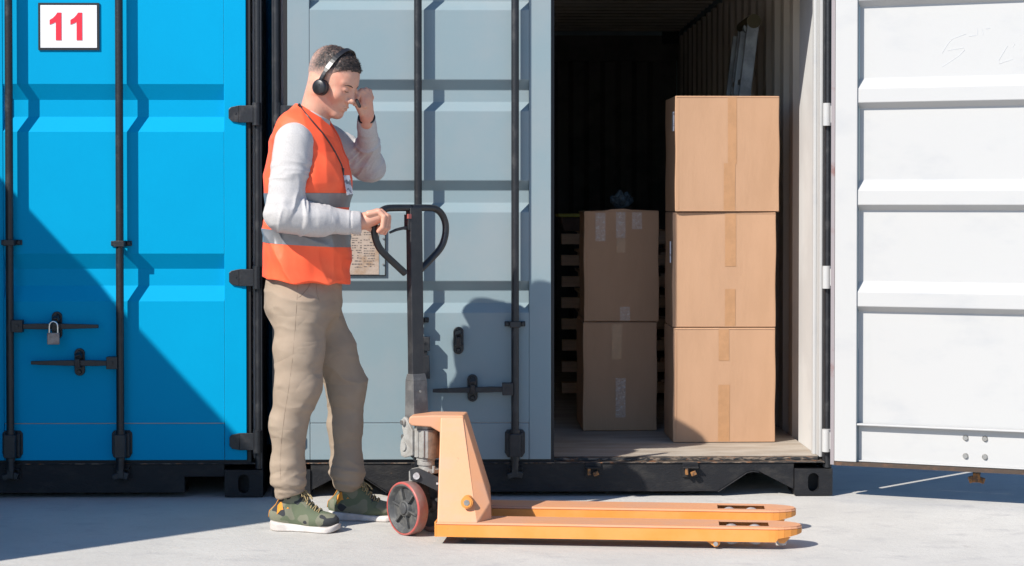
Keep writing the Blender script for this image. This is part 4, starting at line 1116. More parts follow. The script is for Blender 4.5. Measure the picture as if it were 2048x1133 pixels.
# --- head frame
cp, cy = R(28), R(27)
hf = A_((math.cos(cp) * math.cos(cy), -math.cos(cp) * math.sin(cy), -math.sin(cp)))
hl = A_((math.sin(cy), math.cos(cy), 0.0)); hu = np.cross(hf, hl)
if hu[2] < 0: hu = -hu
AXH = np.stack([hf, hl, hu])
HC = W_(667, 160, -0.835)
HS = 1.05
def HL(a, b, c): return HC + (hf * a + hl * b + hu * c) * HS
def cranium(p, g=0.0):
    d = ell(p, HL(-.012, 0, .025), AXH, A_((.099, .077, .090)) * HS + g)
    return smin(d, ell(p, HL(.018, 0, .010), AXH, A_((.075, .068, .085)) * HS + g), .02)
def head(p):
    s = HS
    def E(a, b, c, r): return ell(p, HL(a, b, c), AXH, A_(r) * s)
    def C(a, b, ra, rb): return cone(p, HL(*a), HL(*b), ra * s, rb * s)
    d = cranium(p)
    d = smin(d, E(.034, 0, -.045, (.056, .057, .080)), .03)
    for b in (-1, 1):
        d = smin(d, C((-.020, .052*b, -.060), (.066, .014*b, -.103), .018, .017), .022)      # jaw line
        d = smin(d, E(.060, .040*b, -.032, (.022, .020, .022)), .02)                           # cheek
        d = smin(d, C((.084, .012*b, .020), (.068, .046*b, .020), .0085, .007), .012)         # brow
    d = smin(d, E(.074, 0, -.104, (.018, .020, .016)), .018)                                   # chin
    for b in (-1, 1):
        d = smax(d, -E(.098, .032*b, -.001, (.019, .018, .0125)), .014)                        # socket
        d = smin(d, E(.077, .031*b, -.002, (.0135, .0155, .0125)), .004)                       # eyeball with lid
        d = smax(d, -C((.0905, .020*b, -.0075), (.086, .045*b, -.0075), .0013, .0013), .002)     # closed lid line
    nb_ = C((.088, 0, .010), (.107, 0, -.034), .0072, .0100)
    nb_ = smin(nb_, E(.109, 0, -.036, (.0100, .0105, .0092)), .008)
    for b in (-1, 1): nb_ = smin(nb_, E(.098, .0125*b, -.040, (.0115, .0078, .0085)), .006)
    d = smin(d, nb_, .010)
    for b in (-1, 1): d = smax(d, -E(.102, .0065*b, -.0495, (.006, .004, .004)), .003)
    d = smin(d, E(.080, 0, -.070, (.018, .026, .020)), .014)                                   # muzzle
    d = smin(d, E(.0945, 0, -.0665, (.0070, .021, .0045)), .005); d = smin(d, E(.0925, 0, -.0775, (.0075, .018, .0052)), .005)
    d = smax(d, -E(.103, 0, -.0718, (.010, .022, .0012)), .0025)                               # mouth line
    for b in (-1, 1):
        e = E(.000, .0765*b, -.026, (.017, .009, .030)); e = smax(e, -E(.004, .086*b, -.024, (.009, .006, .018)), .004)
        d = smin(d, e, .006)
    return d
# --- hands: chains of tapered capsules
def hand_near():
    """right hand closed over the upper left bend of the handle loop"""
    w = wrN; K = []
    Y = -.948
    pc = W_(745, 437, Y)
    prims = [("c", W_(708, 446, Y + .005), W_(726, 443, Y), .030, .030, (YH, 1.0)),
             ("c", W_(728, 443, Y), W_(757, 432, Y - .004), .036, .034, (ZH * .8 + XH * .2, 1.22))]
    bases = [(758, 424, Y - .034), (762, 424, Y - .014), (764, 426, Y + .006), (764, 430, Y + .024)]
    mids = [(768, 434, Y - .040), (774, 433, Y - .020), (777, 434, Y + .000), (778, 437, Y + .018)]
    ends = [(765, 455, Y - .038), (770, 456, Y - .021), (775, 457, Y - .002), (777, 456, Y + .015)]
    tips = [(757, 463, Y - .026), (763, 466, Y - .012), (769, 467, Y + .006), (771, 464, Y + .018)]
    rr_ = (.0100, .0104, .0098, .0088)
    fing = []
    for b, mq, e, t, r in zip(bases, mids, ends, tips, rr_):
        pr = W_(738 + (b[0] - 760) * .4, b[1] + 4, b[2])
        fing.append([(pr, W_(*b), r * 1.25, r * 1.12), (W_(*b), W_(*mq), r * 1.12, r), (W_(*mq), W_(*e), r, r * .92), (W_(*e), W_(*t), r * .92, r * .82)])
    th_ = [(W_(728, 450, Y + .022), W_(742, 458, Y + .034), .0155, .0125), (W_(742, 458, Y + .034), W_(755, 458, Y + .034), .0125, .0110), (W_(755, 458, Y + .034), W_(764, 452, Y + .030), .0110, .0092)]
    return prims, fing + [th_]
def hand_far():
    Y = -0.78
    prims = [("c", W_(733, 246, Y + .035), W_(733, 232, Y + .02), .026, .0255, (YH, 1.0)),
             ("c", W_(733, 226, Y + .01), W_(731, 198, Y - .012), .031, .029, (A_((.5, -.85, 0)), 1.45))]
    fing = []
    b4 = [(743, 196, Y + .010), (739, 190, Y - .004), (732, 188, Y - .018), (723, 191, Y - .030)]
    m4 = [(739, 182, Y - .004), (732, 180, Y - .018), (723, 182, Y - .032), (715, 188, Y - .042)]
    e4 = [(727, 182, Y - .022), (720, 185, Y - .034), (713, 190, Y - .044), (709, 199, Y - .050)]
    t4 = [(721, 190, Y - .030), (715, 195, Y - .040), (710, 201, Y - .048), (709, 209, Y - .052)]
    for b, mq, e, t, r in zip(b4, m4, e4, t4, (.0090, .0098, .0100, .0096)):
        pr = W_(735 - (740 - b[0]) * .5, 212, b[2])
        fing.append([(pr, W_(*b), r * 1.2, r * 1.1), (W_(*b), W_(*mq), r * 1.1, r), (W_(*mq), W_(*e), r, r * .93), (W_(*e), W_(*t), r * .93, r * .8)])
    fing.append([(W_(724, 226, Y - .010), W_(716, 212, Y - .034), .0150, .0120), (W_(716, 212, Y - .034), W_(713, 203, Y - .046), .0120, .0105), (W_(713, 203, Y - .046), W_(715, 195, Y - .050), .0105, .0090)])
    return prims, fing
HN, HF = hand_near(), hand_far()
def hand_sdf(p, H):
    prims, fing = H
    d = None
    for _, a, b, ra, rb, sq in prims:
        q = cone(p, a, b, ra, rb, sq); d = q if d is None else smin(d, q, .012)
    for ch in fing:
        f_ = None
        for a, b, ra, rb in ch:
            q = cone(p, a, b, ra, rb); f_ = q if f_ is None else smin(f_, q, .0025)
        d = smin(d, f_, .0035)
    return d
hipN = W_(601, 618, -.86); knN = W_(596, 775, -.87); anN = W_(579, 965, -.818)
hipF = W_(628, 618, -.66); knF = W_(690, 765, -.60); anF = W_(697, 955, -.585)
def legs_raw(p, g=0.0):
    d = cone(p, hipN, knN, .100 + g, .075 + g); d = smin(d, cone(p, knN, anN, .068 + g, .044 + g), .03)
    e = cone(p, hipF, knF, .100 + g, .072 + g); e = smin(e, cone(p, knF, anF, .066 + g, .044 + g), .03)
    return d, e
def near_box(p, c, r): return ((np.abs(p - c) < r).all(1))
def body(p):
    d = np.minimum(torso(p, -.014), 9)
    d = smin(d, neckf(p), .02)
    d = smin(d, armN(p, -.012), .02); d = smin(d, foreN(p, -.014), .02); d = smin(d, armF(p, -.012), .02); d = smin(d, foreF(p, -.010), .02)
    a, b = legs_raw(p, -.016); d = smin(d, smin(a, b, .02), .02)
    for a0, J, T in ((anN, W_(581, 1040, -.806), W_(630, 1050, -.826)), (anF, W_(700, 1022, -.568), W_(745, 1030, -.575))):
        d = smin(d, cone(p, a0, J, .028, .024), .01); d = smin(d, cone(p, J, T, .022, .018), .01)
    m_ = near_box(p, HC, .30)
    if m_.any(): d[m_] = smin(d[m_], head(p[m_]), .022)
    for H, c in ((HN, W_(748, 445, -.95)), (HF, W_(728, 208, -.78))):
        m_ = near_box(p, c, .16)
        if m_.any(): d[m_] = smin(d[m_], hand_sdf(p[m_], H), .010)
    return d
SKIN = mat("skin", (0.62, 0.330, 0.230), 0.48, c2=(0.64, 0.27, 0.185), nscale=16, nlo=0.4, nhi=0.75, bump=0.35, bscale=190, bdist=0.0012, sss=0.10, c3=(0.50, 0.22, 0.17), n3scale=30, n3lo=0.52, n3hi=0.80)
V, Fc = mesh_sdf(body, (-.40, -.42, .0), (.36, .40, 1.95), 0.0036)
bodyo = to_obj("body", V, Fc, [SKIN], man)

# --- hair
def hairf(p):
    n_ = fbm(p * 130, 2, 3) * .0014 + fbm(p * 40, 2, 9) * .0018
    q = (p - HC) @ AXH.T / HS
    top = np.clip((q[:, 2] - .02) / .08, 0, 1)
    d = cranium(p) - .0012 - .0062 * top - n_ * (0.35 + top)
    line = q[:, 2] - (.004 + .80 * q[:, 0] - .3 * np.clip(-q[:, 0] - .05, 0, 1) + .35 * np.clip(.05 - np.abs(q[:, 0] - .045), 0, 1) * (np.abs(q[:, 1]) > .03)) + .010 * np.sin(q[:, 1] * 60) * .3 + fbm(p * 60, 2, 5) * .003
    line = np.minimum(line, line + 0 * top)
    cut = -(line)
    ear = (np.hypot(q[:, 0] + .012, q[:, 2] + .012) - .034)
    d = smax(d, cut * HS, .004)
    return d
V, Fc = mesh_sdf(hairf, HC - .17, HC + .17, 0.0030, bound=3)
HAIR = bpy.data.materials.new("short_greying_hair"); HAIR.use_nodes = True
t_ = HAIR.node_tree; b_ = t_.nodes["Principled BSDF"]; b_.inputs["Roughness"].default_value = 0.65
at = t_.nodes.new("ShaderNodeAttribute"); at.attribute_name = "shade"; t_.links.new(at.outputs["Color"], b_.inputs["Base Color"])
ho = to_obj("hair", V, Fc, [HAIR], man)
q = (V - HC) @ AXH.T / HS
def hair_col(q, P_):
    top = np.clip((q[:, 2] - .020 - .30 * q[:, 0]) / .030, 0, 1) * np.clip((q[:, 0] + .088) / .04, 0, 1); n_ = fbm(P_ * 230, 2, 21)
    dark = A_((.024, .018, .016)); grey_ = A_((.20, .17, .155)); fade = A_((.57, .325, .245))
    low = np.clip((q[:, 2] - (.004 + .8 * q[:, 0])) / .05, 0, 1); c = fade + (grey_ - fade) * (np.clip(.55 + .45 * n_, 0, 1) * low)[:, None]
    c = c + (dark - c) * (top * np.clip(.98 + .35 * n_, 0, 1))[:, None]
    front = np.clip((q[:, 0] - .02) / .05, 0, 1); c = c + (dark * 1.1 - c) * (front * .6)[:, None]
    return np.concatenate([c, np.ones((len(c), 1))], 1)
ca = ho.data.color_attributes.new("shade", 'FLOAT_COLOR', 'POINT'); ca.data.foreach_set("color", hair_col(q, V).astype(np.float32).ravel())
# short tufts standing out of the hair
NV = vertex_normals(hairf, V)
rg = np.random.default_rng(4); sel = rg.choice(len(V), 16000)
tv, tf, tc_ = [], [], []
for i in sel:
    qq = q[i]
    if qq[2] < .012 + .8 * qq[0] or (qq[2] < .05 and rg.random() < .75): continue
    n_ = NV[i]; L_ = rg.uniform(.003, .008) * (1.3 if qq[0] > .03 else .8) * (.5 if qq[2] < .05 else 1)
    d_ = n_ + hf * .6 + rg.normal(0, .35, 3); d_ /= np.linalg.norm(d_)
    s_ = np.cross(d_, rg.normal(0, 1, 3)); s_ = s_ / np.linalg.norm(s_) * .00045
    k = len(tv); b0 = V[i] - n_ * .001
    tv += [b0 - s_, b0 + s_, b0 + d_ * L_ + s_ * .3, b0 + d_ * L_ - s_ * .3]; tf.append((k, k + 1, k + 2, k + 3)); 
    tc_ += [hair_col(q[i:i+1], V[i:i+1])[0] * (rg.uniform(.6, 1.5))] * 4
to = to_obj("hair_tufts", np.array(tv), np.array(tf), [HAIR], man); to.parent = ho
ca = to.data.color_attributes.new("shade", 'FLOAT_COLOR', 'POINT'); ca.data.foreach_set("color", np.array(tc_, dtype=np.float32).ravel())
# eyebrows, lids' lashes and lips as thin shapes
BROW = mat("eyebrow_hair", (0.075, 0.045, 0.032), 0.7)
def on_face(a, b, c, off=.0006):
    p0 = HL(a, b, c)[None, :]
    for _ in range(12):
        d0 = head(p0); gr = vertex_normals(head, p0, .0008); p0 = p0 - gr * (d0 - off)[:, None] * .8
    return p0[0]
for b in (-1, 1):
    m = MB(); m.tube([Vector(on_face(.095, .013*b, .0135, 0)), Vector(on_face(.092, .024*b, .0165, 0)), Vector(on_face(.088, .036*b, .0165, 0)), Vector(on_face(.08, .047*b, .012, 0))], [.0016, .0028, .0024, .0010], n=6); m.build("eyebrow", BROW, man)
    m = MB(); m.tube([Vector(on_face(.092, .019*b, -.0075, -.0001)), Vector(on_face(.092, .031*b, -.0095, -.0001)), Vector(on_face(.088, .044*b, -.0065, -.0001))], [.0009, .0018, .0012], n=5); m.build("eyelashes", BROW, man)
LIP = mat("lips", (0.50, 0.185, 0.155), 0.45, sss=0.08)
m = MB(); m.tube([Vector(on_face(.09, y, -.0775 + 2.0 * y * y, -.0012)) for y in (-.017, -.010, -.004, .004, .010, .017)], [.0005, .0016, .0021, .0021, .0016, .0005], n=8)
m.tube([Vector(on_face(.095, y, -.0665 + 1.0 * y * y, -.0010)) for y in (-.018, -.010, -.004, .004, .010, .018)], [.0005, .0013, .0016, .0016, .0013, .0005], n=8); m.build("lips", LIP, man)

# --- shirt
def folds(p, ax, freq, stretch, seed):
    """ridged anisotropic noise: creases run across direction ax"""
    ax = A_(ax) / np.linalg.norm(ax); t = p @ ax + .012 * fbm(p * 11, 2, seed + 50)
    q = (p - t[:, None] * ax) * stretch + (t * freq)[:, None] * ax
    n_ = np.abs(fbm(q, 2, seed)); return 1.7 * (1 - np.minimum(n_ * 1.7, 1)) ** 1.5 - .6
def bell(p, c, r): return np.exp(-((p - c) ** 2).sum(1) / (r * r))
def shirt_raw(p):
    d = torso(p, -.004)
    a = smin(armN(p), foreN(p), .03); b = smin(armF(p), foreF(p), .03)
    a = smax(a, half(p, W_(722, 447, -.96), XH), .004)
    cut = A_(wrF) - A_(elF); b = smax(b, half(p, W_(733, 238, -.74), cut), .004)
    d = smax(d, half(p, W_(600, 548, -.78), -ZH), .004)
    d = smin(smin(d, a, .022), b, .022)
    nk = cone(p, W_(618, 262, -.825), W_(640, 214, -.835), .066, .062, None)
    nk = smax(nk, half(p, W_(620, 218, -.83), A_((.50, 0, .88))), .004)
    return smin(d, nk, .015)
def shirt(p):
    d = shirt_raw(p)
    w1 = np.exp(-((p - W_(600, 432, -1.06)) ** 2).sum(1) / .012) + .45 * bell(p, W_(690, 446, -.98), .06)
    fN = folds(p, wrN - elN, 24, 7, 2) * .0060 * np.clip(w1, 0, 1.0) * 1.15 + folds(p, elN - shN, 22, 7, 7) * .0050 * bell(p, W_(588, 380, -1.04), .12)
    fF = folds(p, wrF - elF, 24, 7, 5) * .0065 * bell(p, W_(736, 300, -.62), .12) + folds(p, elF - shF, 22, 7, 6) * .0065 * bell(p, W_(705, 315, -.58), .10)
    cuff = .0025 * (np.abs(p[:, 0] - W_(700, 447, -1.07)[0]) < .004) * (p[:, 1] < -.15)
    return d - fN - fF - fbm(p * 9, 2, 31) * .003 + cuff
SHIRT = mat("light_grey_marl_knit", (0.50, 0.475, 0.465), 0.9, c2=(0.455, 0.435, 0.425), nscale=160, nlo=0.4, nhi=0.65, bump=0.3, bscale=420, bdist=0.0015, spec=0.2, crease=(8, 0.42, 0.012, (1.3, 1.3, 1.0)))
V, Fc = mesh_sdf(shirt, (-.42, -.42, .85), (.36, .42, 1.80), 0.0040, bound=3)
to_obj("shirt", V, Fc, [SHIRT], man)

# --- vest
def vest_raw(p):
    d = torso(p, .010)
    # hem flares a little; loose back
    d = smin(d, cone(p, W_(607, 575, -.765), W_(609, 470, -.775), .165, .155, (YH, .76)), .04)
    d = smin(d, cone(p, W_(590, 262, -.925), W_(612, 236, -.835), .060, .050), .05)
    d = smin(d, cone(p, W_(612, 236, -.835), W_(618, 252, -.70), .050, .060), .05)
    d = smax(d, half(p, W_(608, 560, -.78), A_((-.02, -.0, -1))), .004)                          # hem
    d = smax(d, -cone(p, W_(634, 250, -.83), W_(642, 170, -.84), .079, .094), .006)              # neck opening
    # v opening at the front
    a = W_(700, 360, -.80)
    n1 = A_((.80, -.52, .30)); n2 = A_((.80, .52, .30))
    v_ = np.minimum(half(p, W_(648, 262, -.85), (.66, -.58, .48)) * 1.0, half(p, W_(648, 262, -.82), (.66, .58, .48)))
    v_ = smax(-cone(p, W_(652, 235, -.83), W_(708, 350, -.805), .074, .006), -9 + 0 * d, .001)
    d = smax(d, v_, .005)
    # arm holes
    d = smax(d, -(cone(p, W_(592, 300, -1.09), W_(572, 425, -1.14), .098, .082, None)), .006)
    d = smax(d, -(cone(p, W_(585, 268, -1.12), W_(592, 300, -1.12), .088, .098, None)), .006)
    d = smax(d, -smin(armF(p, .013), cone(p, W_(622, 268, -.56), W_(620, 320, -.54), .07, .07), .02), .006)
    return d
def vest(p):
    d = vest_raw(p)
    z = p[:, 2]
    lo_ = np.clip((W_(600, 400, -.8)[2] - z) / .3, 0, 1)
    f1 = folds(p, A_((.45, 0, .9)), 10, 3.0, 12) * .0075 * (.35 + lo_)
    f2 = fbm(p * A_((7, 5, 4)), 2, 44) * .006
    f3 = folds(p, A_((1, .3, .15)), 9, 2.2, 15) * .006 * (lo_ * .6 + .4)
    return d - f1 - f2 - f3
V, Fc = mesh_sdf(vest, (-.40, -.42, .85), (.30, .42, 1.80), 0.0040, bound=3)
VEST = mat("fluorescent_orange_mesh", (1.0, 0.118, 0.045), 0.6, c2=(1.0, 0.15, 0.06), nscale=5, nlo=0.4, nhi=0.7, bump=0.15, bscale=420, bdist=0.001, spec=0.3, crease=(5, 0.28, 0.014, (1.3, 1.3, 0.8)))
VESTB = mat("orange_binding_tape", (0.97, 0.20, 0.09), 0.6)
REFL = mat("silver_reflective_tape", (0.19, 0.19, 0.20), 0.42, 0.25, c2=(0.24, 0.235, 0.24), nscale=12, bump=0.1, bscale=300, bdist=0.001)
vo_ = to_obj("vest", V, Fc, [VEST], man)
vme = vo_.data
VN = vertex_normals(vest, V)
def band(name, zc0, zc1, slope, m_):
    """tape sewn round the vest between two slightly tilted planes"""
    bm = bmesh.new(); bm.from_mesh(vme)
    n = Vector((slope, 0, 1)).normalized()
    for z_, keep_above in ((zc0, True), (zc1, False)):
        bmesh.ops.bisect_plane(bm, geom=bm.verts[:] + bm.edges[:] + bm.faces[:], plane_co=(W_(610, z_, -.8)), plane_no=n, clear_inner=keep_above, clear_outer=not keep_above)
    if not bm.verts: bm.free(); return
    co = np.array([v.co for v in bm.verts]); nn = vertex_normals(vest_raw, co)
    for v, q_ in zip(bm.verts, nn): v.co += Vector(q_) * .0016
    for f_ in bm.faces: f_.smooth = True
    me = bpy.data.meshes.new(name); bm.to_mesh(me); bm.free(); me.materials.clear(); me.materials.append(m_)
    for f_ in me.polygons: f_.material_index = 0
    o = bpy.data.objects.new(name, me); COL.objects.link(o); o.parent = vo_
band("reflective_band", 415, 387, .0, REFL); band("reflective_band", 489, 462, .06, REFL)

# --- trousers
zcuffN, zcuffF = W_(575, 993, -.84)[2], W_(697, 982, -.585)[2]
def trousers_raw(p):
    d = cone(p, W_(607, 575, -.76), W_(606, 598, -.76), .150, .152, (YH, .80))
    a = cone(p, hipN, W_(598, 700, -.87), .104, .095); a = smin(a, cone(p, W_(598, 700, -.87), knN, .095, .086), .03)
    a = smin(a, cone(p, knN, W_(577, 850, -.86), .086, .069), .03); a = smin(a, cone(p, W_(577, 850, -.86), W_(578, 985, -.818), .069, .055), .03)
    a = smin(a, cone(p, W_(574, 930, -.835), W_(577, 972, -.822), .062, .058), .02)
    a = smax(a, half(p, W_(576, 994, -.845), A_((.30, 0, -.95))), .008)
    b = cone(p, hipF, W_(664, 700, -.63), .106, .092); b = smin(b, cone(p, W_(664, 700, -.63), W_(693, 770, -.60), .092, .080), .03)
    b = smin(b, cone(p, W_(692, 770, -.60), W_(690, 850, -.59), .079, .066), .03); b = smin(b, cone(p, W_(690, 850, -.59), W_(694, 960, -.585), .066, .060), .03)
    b = smin(b, cone(p, W_(694, 925, -.585), W_(695, 950, -.585), .064, .065), .02)
    b = smax(b, half(p, W_(697, 984, -.585), A_((-.14, 0, -.98))), .008)
    d = smin(d, smin(a, b, .012), .04)
    return smax(d, half(p, W_(607, 552, -.76), ZH), .004)
def trousers(p):
    d = trousers_raw(p); z = p[:, 2]
    zk, za = knN[2], anN[2]
    mk = .30 + 1.0 * np.exp(-((z - zk + .02) / .10) ** 2) + 1.35 * np.exp(-((z - za - .0) / .075) ** 2) + .7 * np.exp(-((z - hipN[2] + .02) / .09) ** 2)
    f1 = folds(p, A_((.35, 0, 1)), 15, 4.5, 3); f2 = folds(p, A_((-.6, .2, 1)), 11, 4, 8)
    mk = mk * (1 - .65 * bell(p, knF, .13))
    zz = np.exp(-((z - za + .01) / .07) ** 2)
    f3 = np.sin(p @ A_((60, 20, 210)) + 3 * fbm(p * 14, 2, 6)) * .0008 * zz
    bulk = .005 * np.exp(-((z - za - .005) / .018) ** 2) - .004 * np.exp(-((z - za + .022) / .010) ** 2)
    return d - np.clip((f1 * .0038 + f2 * .0026) * mk, -.006, .0042) - f3 - bulk - fbm(p * 8, 2, 77) * .0018
V, Fc = mesh_sdf(trousers, (-.36, -.40, .02), (.34, .42, 1.02), 0.0040, bound=3)
KHAKI = mat("khaki_cotton", (0.315, 0.243, 0.183), 0.9, c2=(0.345, 0.270, 0.204), nscale=9, nlo=0.35, nhi=0.7, bump=0.3, bscale=360, bdist=0.0012, spec=0.15, crease=(6.5, 0.55, 0.016, (0.9, 0.9, 2.0)))
STITCH = mat("khaki_stitching", (0.24, 0.175, 0.125), 0.9)
tro = to_obj("trousers", V, Fc, [KHAKI], man)
def onto(f, p0, dirn=A_((0, 1, 0)), reach=.35):
    """first surface point met when walking from p0 towards dirn"""
    ts = np.linspace(0, reach, 700); q_ = p0 + ts[:, None] * dirn; d_ = f(q_)
    i = int(np.argmax(d_ < 0)) if (d_ < 0).any() else int(np.argmin(d_)); return q_[i]
def front_pt(f, px, py, off=.0008, Y=-1.35):
    """point of surface f that the photograph shows at that pixel"""
    o_ = A_(CAM) - MO; q_ = W_(px, py, Y); d_ = q_ - o_; d_ /= np.linalg.norm(d_); return onto(f, q_, d_, .9) - d_ * off
def dense(pts, k=10):
    out = []
    for a, b in zip(pts, pts[1:]):
        n_ = max(1, int(math.hypot(b[0] - a[0], b[1] - a[1]) / k))
        out += [(a[0] + (b[0] - a[0]) * i / n_, a[1] + (b[1] - a[1]) * i / n_) for i in range(n_)]
    return out + [pts[-1]]
m = MB(); m.tube([Vector(front_pt(trousers, x, y, .0004)) for x, y in dense(((596, 566), (594, 600), (590, 660), (585, 720), (577, 780), (569, 830), (563, 880), (560, 930), (562, 965)), 5)], .0009, n=5)
m.tube([Vector(front_pt(trousers, x, y, .0002)) for x, y in dense(((622, 564), (615, 578), (604, 590), (597, 596)), 4)], .0016, n=5)
m.tube([Vector(front_pt(trousers, x, y, .0002)) for x, y in dense(((632, 566), (634, 590), (640, 606)), 4)], .0012, n=5)
m.build("seam_stitching", STITCH, tro)

# --- shoes
def shoe(cx, cy, yaw, pitch, L=.285):
    fwd = A_((math.cos(yaw), math.sin(yaw), 0)); lat = A_((-math.sin(yaw), math.cos(yaw), 0)); O = A_((cx, cy, 0))
    def Q(a, b, c): return O + fwd * a * L + lat * b + ZH * c
    def up(p):
        sq = (lat, 1.0)
        d = ell(p, Q(.20, 0, .044), np.stack([fwd, lat, ZH]), (.082, .046, .035))
        d = smin(d, ell(p, Q(-.20, 0, .058), np.stack([fwd, lat, ZH]), (.095 * L / .3, .038, .052)), .03)
        d = smin(d, cone(p, Q(-.27, 0, .07), Q(-.20, 0, .140), .038, .040, (lat, 1.0)), .02)
        d = smin(d, cone(p, Q(.14, 0, .052), Q(-.10, 0, .118), .033, .034, (lat, 1.0)), .02)
        d = smax(d, -cone(p, Q(-.19, 0, .158), Q(-.18, 0, .22), .028, .03), .006)
        return smax(d, half(p, O + ZH * .018, -ZH), .004)
    def sole(p):
        q_ = p - O; a = (q_ @ fwd) / L; b = q_ @ lat; c = q_[:, 2]
        w = .040 + .013 * np.clip((a + .1) / .45, 0, 1) - .004 * np.cos(a * 9)
        e_ = np.clip(np.abs(a) - .33, 0, None) * L; rr_ = .17 * L
        b = np.sqrt(b * b + (e_ * w / rr_) ** 2)
        topz = .024 + .016 * np.clip((.1 - a) / .6, 0, 1) + .014 * np.clip((a - .36) / .14, 0, 1) ** 1.5
        botz = .001 + .013 * np.clip((a - .36) / .15, 0, 1) ** 1.5 + .006 * np.clip((-a - .42) / .1, 0, 1)
        d = np.maximum(np.abs(b) - w, np.maximum(c - topz, botz - c))
        return smax(smax(np.abs(b) - w, c - topz, .010), botz - c, .006)
    return O, fwd, lat, Q, up, sole
CAMO = mat("camouflage_green_mesh", (0.105, 0.125, 0.075), 0.85, c2=(0.165, 0.165, 0.115), nscale=15, ndetail=1.0, nlo=0.49, nhi=0.51, bump=0.4, bscale=300, bdist=0.0015, c3=(0.030, 0.032, 0.036), n3scale=11, n3lo=0.555, n3hi=0.562)
CAMO.node_tree.nodes["Noise Texture.001"].inputs["Detail"].default_value = 1.5 if "Noise Texture.001" in CAMO.node_tree.nodes else 1.5
SOLE = mat("off_white_foam_sole", (0.62, 0.58, 0.55), 0.6, c2=(0.5, 0.45, 0.42), nscale=14, bump=0.15, bscale=60)
SOCK = mat("black_knit_collar", (0.012, 0.012, 0.014), 0.9); LACE = mat("tan_laces", (0.36, 0.27, 0.13), 0.8); MUST = mat("mustard_heel_tab", (0.62, 0.24, 0.02), 0.6)
fN0 = W_(610, 1055, -.83); fF0 = W_(726, 1040, -.575)
for (c0, yw, hc) in ((W_(610, 1050, -.822), R(-13), anN), (W_(727, 1035, -.575), R(-6), anF)):
    O, fwd, lat, Q, up, sole = shoe(c0[0], c0[1], yw, 0)
    V, Fc = mesh_sdf(up, O - .22 + ZH * .1, O + .22 + ZH * .1, .003, bound=2.5)
    so = to_obj("shoe", V, Fc, [CAMO], man)
    V, Fc = mesh_sdf(sole, O - .2 + ZH * .10, O + .2 + ZH * .10, .003, bound=4, project=1)
    to_obj("sole", V, Fc, [SOLE], so)
    m = MB(); m.lathe(Vector(Q(-.20, 0, .125)), Vector((0.10, 0, 1)), [(0, .026), (0, .040), (.030, .043), (.044, .040), (.044, .026)], 24); m.build("collar", SOCK, so)
    m = MB()
    rr = random.Random(2)
    def upon(a, b):
        return onto(up, Q(a, b, .2), -ZH, .2) + ZH * .002
    for k in range(5):
        a = -.03 + k * .055
        m.tube([Vector(upon(a, -.024)), Vector(upon(a + .02, -.006) + ZH * .003), Vector(upon(a + .035, .010) + ZH * .003), Vector(upon(a + .03, .026))], .0022, n=6)
        m.tube([Vector(upon(a, .024)), Vector(upon(a + .02, .006) + ZH * .004), Vector(upon(a + .035, -.010) + ZH * .004), Vector(upon(a + .03, -.026))], .0022, n=6)
    k0 = upon(-.03, 0) + ZH * .008
    for (da, db, dz) in ((.02, -.045, -.01), (.05, -.040, -.03), (.09, -.034, -.022), (.02, .035, -.02)):
        e = k0 + fwd * da * .6 + lat * db * 1.0 + ZH * (dz - .012); mid = (k0 + e) / 2 + ZH * .012 + lat * db * .3
        m.tube(smooth_path([Vector(k0), Vector(mid), Vector(e), Vector((k0 + e) / 2 + ZH * .002 + fwd * .012), Vector(k0)], 2), .0019, n=6)
    m.build("laces", LACE, so)
    hb = [onto(up, Q(-.75, 0, z_), fwd, .3) - fwd * .0015 for z_ in (.050, .075, .10, .125)]
    m = MB(); m.add([Vector(h_ + lat * s_ * .007) for h_ in hb for s_ in (-1, 1)], [(0, 1, 3, 2), (2, 3, 5, 4), (4, 5, 7, 6)], True); m.build("heel_tab", MUST, so, solid=.003)
    # printed heel patch on the near side
    pts = [(-.36, .100), (-.30, .118), (-.18, .092), (-.30, .084), (-.36, .066)]
    vs = [Vector(onto(up, Q(a_, -.12, z_), lat, .15) - lat * .0012) for a_, z_ in pts]
    m = MB(); m.add(vs, [(0, 1, 2, 3, 4)], False); m.build("heel_patch", MUST, so, solid=.002)

# --- headset (worn, a thing of its own)
hs = empty("headset", man.location); tag(hs, "black headset with a microphone boom worn on the man's head", "headset")
HBLK = mat("black_headset_plastic", (0.012, 0.012, 0.014), 0.35, c2=(0.02, 0.02, 0.022), nscale=30); HPAD = mat("ear_pad_foam", (0.02, 0.018, 0.02), 0.8)
for b in (-1, 1):
    c = Vector(HL(.012, .080 * b, -.030)); d = Vector(hl * b)
    m = MB(); m.mat(1).lathe(c, d, [(-.010, .010), (-.010, .028), (-.004, .032), (.006, .030), (.008, .026)], 32)
    m.mat(0).lathe(c, d, [(.006, .031), (.012, .0315), (.019, .029), (.022, .024), (.0225, .0)], 36)
    m.cyl(c + d * .0225 + Vector(hu) * .010, c + d * .0235 + Vector(hu) * .010, .0025, n=8)
    m.build("ear_cup", [HBLK, HPAD], hs)
path = []
for i in range(33):
    t = math.pi * i / 32
    path.append(Vector(HL(.004 + .006 * math.sin(t), -math.cos(t) * (.092 - .004 * math.sin(t)), -.008 + math.sin(t) * .133)))
m = MB(); m.tube(path, [.0052] * 33, n=8)
